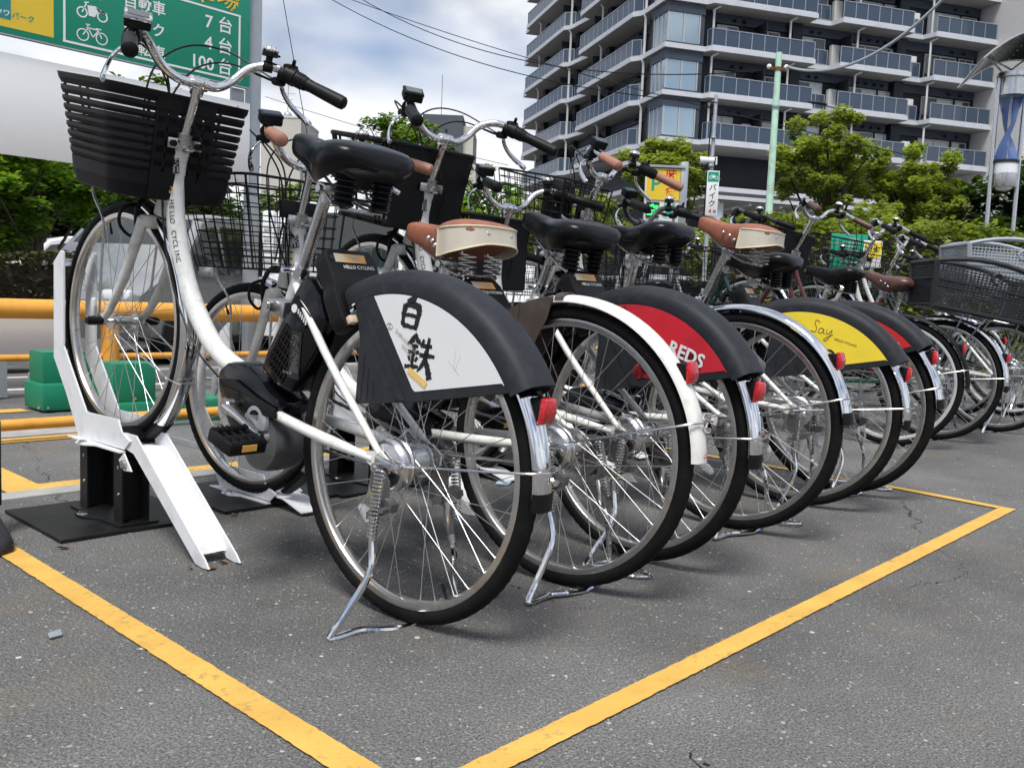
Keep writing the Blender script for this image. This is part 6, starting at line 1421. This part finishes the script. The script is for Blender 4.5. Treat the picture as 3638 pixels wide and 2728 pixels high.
obj('pole', MB().tube([(0.5, -.5, 0), (.5, -.5, 7.2), (.3, -.3, 7.5), (.05, -.05, 7.56)], .05, 8), 'galvanised', sl_); obj('head', MB().tube([(.15, -.1, 7.55), (-.02, .08, 7.62), (-.35, .42, 7.66)], [.07, .12, .05], 10, flat=.5), 'car_black', sl_)
gbd = thing('green_notice_board', 'green notice board with white print standing behind the private bicycles', 'sign', (7.42, 3.12, 0))
GB = lambda x, z, k=0.0: basis(Vector((0, 0, z)) + CR_ * x + Vector((-.73, -.68, 0)) * k, CR_, (0, 0, 1))
obj('board', MB().box((0, 0, 0), (.30, .28, .02), bev=.004), 'sign_green', gbd, GB(-.02, 1.19)); obj('post', MB().box((0, 0, -.02), (.04, 1.2, .03)), 'galvanised', gbd, GB(0, .5))
rn = random.Random(9)
for k in range(7): obj('print_line', MB().box((rn.uniform(-.02, .02), 0, 0), (rn.uniform(.10, .22), .010, .002)), 'print_grey', gbd, GB(-.02, 1.29 - .032 * k, .012))
yb = thing('yellow_notice', 'yellow and white notice with staring eyes beside the green notice board', 'sign', (7.06, 2.80, 0))
obj('board', MB().box((0, 0, 0), (.145, .21, .012), bev=.003), 'print_white', yb, GB(0, 1.14)); obj('yellow_field', MB().box((0, 0, 0), (.13, .12, .002)), 'signal_yellow', yb, GB(0, 1.175, .007)); obj('post', MB().box((0, 0, -.01), (.03, 1.1, .02)), 'galvanised', yb, GB(0, .53))
for s in (-1, 1):
    obj('eye', MB().tube(catmull([(s * .008, .0, 0), (s * .03, .014, 0), (s * .058, .012, 0)], 4), .003, 4).tube(catmull([(s * .012, -.01, 0), (s * .03, -.018, 0), (s * .05, -.006, 0)], 4), .002, 4).cyl((s * .03, -.003, 0), .007, .002, 'z', 10), 'print_black', yb, GB(0, 1.18, .010))
def cable(label, a, b, sag, r=.010, kinks=0, group='overhead cables', material='cable_black'):
    a = Vector(a); b = Vector(b); n = 24; P = [a.lerp(b, i / n) - V3(0, 0, sag * 4 * (i / n) * (1 - i / n)) for i in range(n + 1)]
    return tag(obj('overhead_cable', MB().tube(P, r, 5), material), label, 'cable', group)
cable('thin overhead cable crossing the sky and ending at the pale green pole', (15.4, 21.8, 9.35), (15.10, 7.95, 4.95), .9, .011)
cable('upper of the two cables crossing the cloud towards the thin grey pole', (12.0, 19.8, 8.6), (12.52, 7.55, 3.85), .7, .009)
cable('lowest overhead cable passing in front of the balconies', (14.6, 24.5, 10.2), (17.2, 6.2, 3.6), .35, .010)
cable('faint cable running down the sky right of the green sign', (14.25, 22.8, 9.6), (14.9, 21.6, 3.5), .05, .012)
cable('faint cable low over the beige building', (14.6, 23.9, 6.3), (18.4, 17.6, 4.4), .1, .008)
cable('thick bundled cable climbing from the pale green pole to the top right', (15.22, 7.80, 5.00), (14.8, 4.55, 6.1), .62, .026, material='galvanised')

# ---------------------------------------------------------------- rear baskets of the private bicycles
def crate(label, loc, rz, L, Wd, H, m_, tilt=0.0, group='plastic rear baskets'):
    t = thing('rear_basket', label, 'basket', mtx=T(*loc) @ RZ(rz) @ RY(tilt), group=group)
    def P(x, y, f): k = .86 + .14 * f; return V3(x * L / 2 * k, y * Wd / 2 * k, H * f + (.045 * (1 - x * x) * f if f == 1 else 0))
    rim = []
    for i in range(9): rim.append(P(-1 + .25 * i, -1, 1))
    for i in range(5): rim.append(P(1, -1 + .5 * i, 1))
    for i in range(9): rim.append(P(1 - .25 * i, 1, 1))
    for i in range(5): rim.append(P(-1, 1 - .5 * i, 1))
    obj('rim', MB().tube(rim, .014, 6, closed=True), m_, t); obj('bottom', MB().box((0, 0, .004), (L * .86, Wd * .86, .008)), m_, t)
    for sx in (-1, 1):
        for sy in (-1, 1): obj('corner_post', MB().tube([P(sx, sy, 0), P(sx, sy, 1)], .016, 6), m_, t)
    for sy in (-1, 1): obj('mid_band', MB().tube([P(-1, sy, .62), P(1, sy, .62)], .013, 4, flat=.3), m_, t); obj('foot_band', MB().tube([P(-1, sy, .04), P(1, sy, .04)], .02, 4, flat=.4), m_, t)
    for sx in (-1, 1): obj('mid_band', MB().tube([P(sx, -1, .62), P(sx, 1, .62)], .013, 4, flat=.3), m_, t); obj('foot_band', MB().tube([P(sx, -1, .04), P(sx, 1, .04)], .02, 4, flat=.4), m_, t)
    g_ = MB()
    for sy in (-1, 1):
        for i in range(26): x = -.96 + 1.92 * i / 25; g_.tube([P(x, sy, .03), P(x, sy, .98)], .0032, 4)
        for j in range(16): f = .08 + .86 * j / 15; g_.tube([P(-1, sy, f), P(1, sy, f)], .0042, 4)
    for sx in (-1, 1):
        for i in range(18): y = -.95 + 1.9 * i / 17; g_.tube([P(sx, y, .03), P(sx, y, .98)], .0032, 4)
        for j in range(16): f = .08 + .86 * j / 15; g_.tube([P(sx, -1, f), P(sx, 1, f)], .0042, 4)
    obj('mesh_grid', g_, m_, t)['kind'] = 'stuff'
    obj('finger_ring', MB().tube([P(.15, -1, .86) + V3(.026 * cos(i * pi / 6), -.004, .026 * sin(i * pi / 6)) for i in range(12)], .006, 6, closed=True), m_, t)
    return t
crate('big dark grey plastic basket on the rear carrier of the maroon bicycle', (5.24, 1.55, .690), radians(-50), .56, .34, .235, 'grey_basket', .17)
crate('pale grey plastic basket on the rear carrier at the right edge', (6.02, 1.62, .79), radians(-48), .56, .36, .31, 'light_basket', .04)
tag(obj('carrier_board', MB().box((4.95, 1.98, .735), (.62, .03, .012), RZ(0)), 'rust'), 'rusty flat bar lying across behind the dark brown saddle', 'bar')

# ---------------------------------------------------------------- small things on the ground
shoe = thing('shoe', 'toe of a black shoe with a white flash at the left edge', 'shoe', (.735, 2.46, 0), radians(-100))
def shoe_mb():
    S_ = [(-.14, .036, .10), (-.08, .040, .095), (-.02, .042, .075), (.04, .047, .058), (.09, .046, .048), (.115, .036, .038), (.128, .018, .028)]; vs = []; fs = []; K = 9
    for x, w, h in S_:
        for k in range(K): a = pi * k / (K - 1); vs.append((x, w * cos(a), .018 + (h - .018) * sin(a) ** .8))
    for i in range(len(S_) - 1):
        for k in range(K - 1): fs.append((i * K + k, i * K + k + 1, (i + 1) * K + k + 1, (i + 1) * K + k))
    fs.append(tuple(range(K))); fs.append(tuple((len(S_) - 1) * K + k for k in range(K))[::-1]); return MB().add(vs, fs, True)
obj('upper', shoe_mb(), 'shoe_black', shoe); obj('sole', prism_b([(-.145, -.036), (-.145, .036), (-.02, .044), (.06, .050), (.11, .042), (.134, .014), (.134, -.014), (.11, -.042), (.06, -.050), (-.02, -.044)], .001, .022, .004, 'z'), 'shoe_black', shoe); obj('flash', MB().box((.055, -.047, .032), (.05, .004, .010)), 'print_white', shoe); obj('ankle', MB().tube([(-.10, 0, .08), (-.10, 0, .30)], .045, 12), 'shoe_black', shoe)
tag(obj('litter_packet', MB().box((0, 0, .006), (.10, .05, .010), bev=.004), 'litter_blue', None, T(2.37, 2.22, .001) @ RZ(.6)), 'pale blue and white litter packet on the asphalt under the bicycles', 'litter')
tag(obj('grey_chip', MB().add([(-.012, -.008, .002), (.012, -.006, .002), (.014, .008, .008), (-.008, .010, .005), (-.012, -.008, 0), (.012, -.006, 0), (.014, .008, .006), (-.008, .010, .003)], [(0, 1, 2, 3), (7, 6, 5, 4), (0, 4, 5, 1), (1, 5, 6, 2), (2, 6, 7, 3), (3, 7, 4, 0)]), 'galvanised', None, T(.628, 1.73, .004)), 'small grey chip lying on the asphalt left of the yellow line', 'chip')
for i, (x, y, a, s_) in enumerate([(1.055, 1.93, .4, 1.0), (1.10, 1.955, 2.0, .9), (1.02, 1.965, 1.1, .7), (.86, 2.31, 2.2, 1.0), (1.36, 2.36, .3, .9), (1.90, 3.42, 1.4, 1.2), (1.96, 3.44, 2.6, 1.0)]):
    lb = ['curled brown leaf at the foot of the white ramp', 'pale dry leaf beside the foot of the white ramp', 'tiny brown leaf scrap left of the ramp foot', 'pale leaf scrap in front of the black base plate', 'dry leaf by the second rack plate', 'dead leaf at the end of the steel grating', 'curled dead leaf next to the steel grating'][i]
    tag(obj('dead_leaf', MB().add([(-.018 * s_, 0, .004), (0, .009 * s_, .010), (.020 * s_, 0, .003), (0, -.009 * s_, .007), (0, 0, .003), (-.018 * s_, 0, .0035), (0, .009 * s_, .0095), (.020 * s_, 0, .0025), (0, -.009 * s_, .0065)], [(0, 1, 4), (1, 2, 4), (2, 3, 4), (3, 0, 4), (5, 6, 7, 8)]), 'dead_leaf', None, T(x, y, .001) @ RZ(a)), lb, 'leaf', 'dead leaves')
